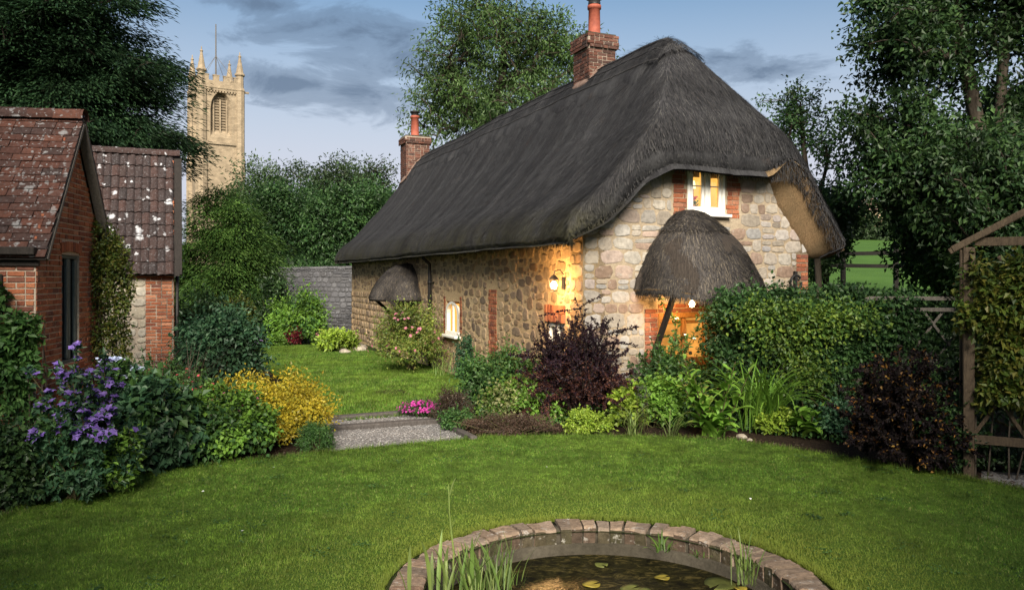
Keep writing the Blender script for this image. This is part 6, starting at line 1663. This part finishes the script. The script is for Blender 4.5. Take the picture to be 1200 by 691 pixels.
    for (px, py, rx, ry, n) in ((118, 300, 18, 45, 1600), (132, 340, 22, 50, 2400), (124, 395, 26, 50, 2200), (138, 310, 12, 30, 700)): c = np.array(at(px, py, Y)) - b; mb.add(*leaves(*mound(c, (rx * Y / F, .25, ry * Y / F), n, .06, .04, nclump=60, cr=.3)))
    mb.build('foliage', M['climber'], r2); mb = MB(); stems_to(mb, (0, .1, 0), [(rng.normal(0, .1), 0, rng.uniform(1.5, 2.6)) for _ in range(7)], .015); mb.build('stem', M['bark'], r2)
    bush('hydrangea', 'large leaved dark green shrub in the middle of the left border', 'shrub', 180, 560, 98, 100, 'blue_green', 2300, .12, .085, droop=.35, accent=('mid_green', 1200))
    bush('astrantia', 'bushy green plant with pink flowers left of the golden shrub', 'plant', 262, 549, 108, 80, 'fresh', 4200, .07, .055, flowers=('pink_petal', 60, .05, .62), accent=('mid_green', 2400))
    bush('golden_shrub', 'bright golden yellow rounded shrub beside the gravel path', 'shrub', 317, 529, 138, 80, 'golden', 10500, .05, .032, core=0)
    bush('hebe', 'small dark green rounded shrub at the corner of the gravel path', 'shrub', 370, 533, 40, 33, 'mid_green', 2200, .045, .012, core=0)
    bush('euphorbia', 'dark blue green shrub at the right corner of the stone shed', 'shrub', 258, 462, 104, 92, 'blue_green', 4800, .11, .065)
    arching('fuchsia', 'wispy plant with small red flowers above the large leaved shrub', 'plant', 214, 515, 110, 85, 'mid_green', 55, 26, .05, .022, stem='stem', flowers=('red_petal', 40, .045, .55), up=.1, sub=2, rad=.006)
    clump('wild_grass', 'thin reddish grass stems before the stone shed wall', 'grass', 205, 490, 72, 120, 'heath', .007, (.4, 1.2), (1.2, 1.55), .25)
    bush('border_greenery', 'mixed green leaves at the foot of the stone shed', 'plant', 180, 500, 120, 70, 'mid_green', 4200, .08, .05)
    r2 = thing('blue_hydrangea', 'pale blue flat flower heads under the grey shed window', 'flowers', (at(142, 0, 10.6)[0], 10.6, 0)); mb = MB(); mf = MB()
    for (px, py, r) in ((131, 421, .13), (160, 432, .08), (147, 440, .07)):
        c = np.array(at(px, py, 10.6)) - np.array(r2.location); P = c + rng.normal(0, .5, (150, 3)) * [r, r, .025]; mf.add(*petals(P, .05, np.tile([0, -.3, 1.0], (150, 1)))); stems_to(mb, (c[0] * .5, 0, 0), [c], .009)
    V = mound((0, 0, .55), (.35, .3, .5), 900, .1, .065); mb2 = MB(); mb2.add(*leaves(*V)); mb2.build('foliage', M['mid_green'], r2); mb.build('stem', M['stem'], r2); mf.build('blossom', M['blue_petal'], r2)
    # ---- far border
    bush('far_shrub', 'leafy green shrub in front of the grey garden wall', 'shrub', 350, 405, 66, 60, 'fresh', 4000, .13, .07, accent=('mid_green', 2500))
    bush('far_lime_plant', 'bright lime green plant at the end of the far lawn', 'plant', 394, 414, 44, 26, 'lime', 1800, .12, .07, core=0)
    bush('bronze_shrub', 'yellow bronze leaved shrub beneath the green conifer', 'shrub', 272, 404, 56, 54, 'climber', 3400, .11, .06)
    bush('far_dark_shrub', 'dark shrub in shade between conifer and grey wall', 'shrub', 318, 402, 52, 72, 'dark_leaf', 2600, .14, .08)
    bush('aubrieta', 'small lilac flowered mound at the left end of the far lawn', 'flowers', 299, 407, 26, 13, 'mid_green', 400, .07, .04, flowers=('lilac_petal', 300, .1, .3))
    bush('red_heuchera', 'small crimson leaved plant before the far green shrub', 'plant', 343, 405, 18, 20, 'crimson_leaf', 700, .09, .05)
    bush('pink_flowers', 'small pink flowered plant behind the lime plant', 'flowers', 378, 404, 24, 18, 'mid_green', 500, .08, .05, flowers=('pink_petal', 60, .09, .4))
    bush('far_edging', 'low pale green plant at the edge of the far lawn below the shrub', 'plant', 322, 407, 26, 14, 'fresh', 700, .08, .05)
    bush('shade_shrub', 'dark bushy shrub behind the blue green shrub by the shed', 'shrub', 240, 420, 80, 75, 'dark_leaf', 4000, .12, .07, Y=22)
    # ---- pond plants
    clump('water_iris', 'tall iris leaves growing in the left of the pond', 'water plant', 540, 702, 112, 32, 'reed', .024, (.15, .9), (1.2, 1.57), .16, Lr=(.3, .72))
    clump('water_iris', 'fine rushes at the left inner side of the pond rim', 'water plant', 575, 694, 66, 90, 'reed', .010, (.2, .9), (1.2, 1.55), .10, Lr=(.4, 1.0))
    root = thing('seed_stalk', 'single tall green flower stalk rising from the pond iris', 'water plant', gp(530, 700)); hh = 133 / F * gp(530, 700)[1]; mb = MB(); mb.tube([(0, 0, 0), (.01, 0, hh * .4), (-.02, 0, hh * .75), (-.025, 0, hh)], [.008, .007, .005, .002], 6); mb.build('stem', M['reed'], root, True)
    mb = MB()
    for z, a in ((.55, .3), (.68, 3.2), (.78, .1), (.86, 3.0), (.9, .5)): strap(mb, (-.015, 0, hh * z), a, .13, .022, .25, 1.3)
    mb.build('leaf', M['reed'], root, True)
    clump('pond_rush', 'thin rush tuft at the right inner side of the pond rim', 'water plant', 874, 686, 62, 34, 'reed', .010, (.3, 1.4), (1.15, 1.55), .045, Lr=(.4, 1.05))
    clump('rim_weed', 'small weed sprouting from the back of the pond rim', 'weed', 777, 648, 20, 16, 'fresh', .012, (.6, 1.6), (.7, 1.4), .03)
    clump('rim_weed', 'tiny weed in the inner joint of the right pond rim', 'weed', 820, 655, 11, 9, 'fresh', .011, (.6, 1.6), (.7, 1.4), .02)
borders()


# ------------------------------------------------------------------ camera, sky and light
cam = bpy.data.cameras.new('camera'); co = bpy.data.objects.new('camera', cam); C.objects.link(co)
co.location = (0, 0, EYE); co.rotation_euler = (R(90), 0, 0); cam.lens = 36 * F / 1200; cam.sensor_width = 36; cam.shift_y = -19.5 / 1200; cam.clip_end = 6000; cam.clip_start = .05
bpy.context.scene.camera = co

SUN_AZ, SUN_EL = R(177), R(33)           # low broad light from behind the camera; azimuth from +Y turning towards +X
sd = np.array([math.sin(SUN_AZ) * math.cos(SUN_EL), math.cos(SUN_AZ) * math.cos(SUN_EL), math.sin(SUN_EL)])
sl = bpy.data.lights.new('sun', 'SUN'); sl.energy = SUNENERGY; sl.angle = R(30); sl.color = (1.0, .91, .77)
so = bpy.data.objects.new('sun', sl); C.objects.link(so); so.location = (0, -30, 30)
from mathutils import Vector
so.rotation_euler = Vector(sd).to_track_quat('Z', 'Y').to_euler()

w = bpy.data.worlds.new('World'); bpy.context.scene.world = w; w.use_nodes = True
nt = w.node_tree; nt.nodes.clear()
class GW(G):
    def __init__(s, nt): s.nt = nt
g = GW(nt)
out = nt.nodes.new('ShaderNodeOutputWorld')
sky = g.n('TexSky', {}, sky_type='NISHITA', sun_disc=False, sun_elevation=R(9), sun_rotation=SUN_AZ, altitude=100.0, air_density=1.0, dust_density=1.5, ozone_density=2.5)
gen = g.n('TexCoord').outputs['Generated']
sp = g.n('SeparateXYZ', {0: gen}); el_ = sp.outputs[2]
cv = g.scaled(gen, (6.5, 6.5, 19.0), (1.3, 0, .4))
n1 = g.noise(1.0, 10, cv, .64, .5)
def patch(px, py, rx, ry):                 # a bank of cloud towards one bearing of the sky
    d = np.array([(px - 600) / F, 1.0, (HZ - py) / F]); d /= np.linalg.norm(d)
    v = g.n('VectorMath', {0: gen, 1: tuple(d)}, operation='SUBTRACT').outputs[0]
    v = g.n('VectorMath', {0: v, 1: (F / rx, F / rx, F / ry)}, operation='MULTIPLY').outputs[0]
    return g.math('SUBTRACT', 1.0, g.n('VectorMath', {0: v}, operation='LENGTH').outputs['Value'])
mx = None
for a in ((405, 40, 100, 42), (340, 98, 75, 24), (425, 108, 80, 28), (465, 70, 55, 50), (840, 72, 55, 24), (905, 82, 70, 22), (300, 4, 70, 13)):
    p = patch(*a); mx = p if mx is None else g.math('MAXIMUM', mx, p)
den = g.math('ADD', g.math('MULTIPLY', mx, .55), g.math('MULTIPLY', g.math('SUBTRACT', n1, .5), 2.2))
dark = g.ramp(den, [(.0, 0.0), (.3, .6), (.6, 1.0)], 'EASE')
light = g.ramp(g.noise(1.0, 5, g.scaled(gen, (2.6, 2.6, 9.0), (4, 1, 2)), .55), [(.45, 0.0), (.75, 1.0)])
base = g.n('Background', {'Color': sky.outputs[0], 'Strength': SKYS}).outputs[0]
veil = g.n('Background', {'Color': VEIL, 'Strength': 1.0}).outputs[0]
cloud = g.n('Background', {'Color': CLOUD, 'Strength': 1.0}).outputs[0]
hz = g.ramp(el_, [(.0, 1.0), (.13, .95), (.23, .5), (.33, .10), (.6, .05)])
lf = g.math('MAXIMUM', hz, g.math('MULTIPLY', light, .3))
m1 = g.n('MixShader', {0: lf, 1: base, 2: veil}).outputs[0]
m2 = g.n('MixShader', {0: g.math('MULTIPLY', dark, .82), 1: m1, 2: cloud}).outputs[0]
nt.links.new(m2, out.inputs[0])

vs = bpy.context.scene.view_settings
vs.view_transform = 'Standard'; vs.look = 'None'; vs.exposure = EXPO; vs.gamma = 1.0; vs.use_curve_mapping = False
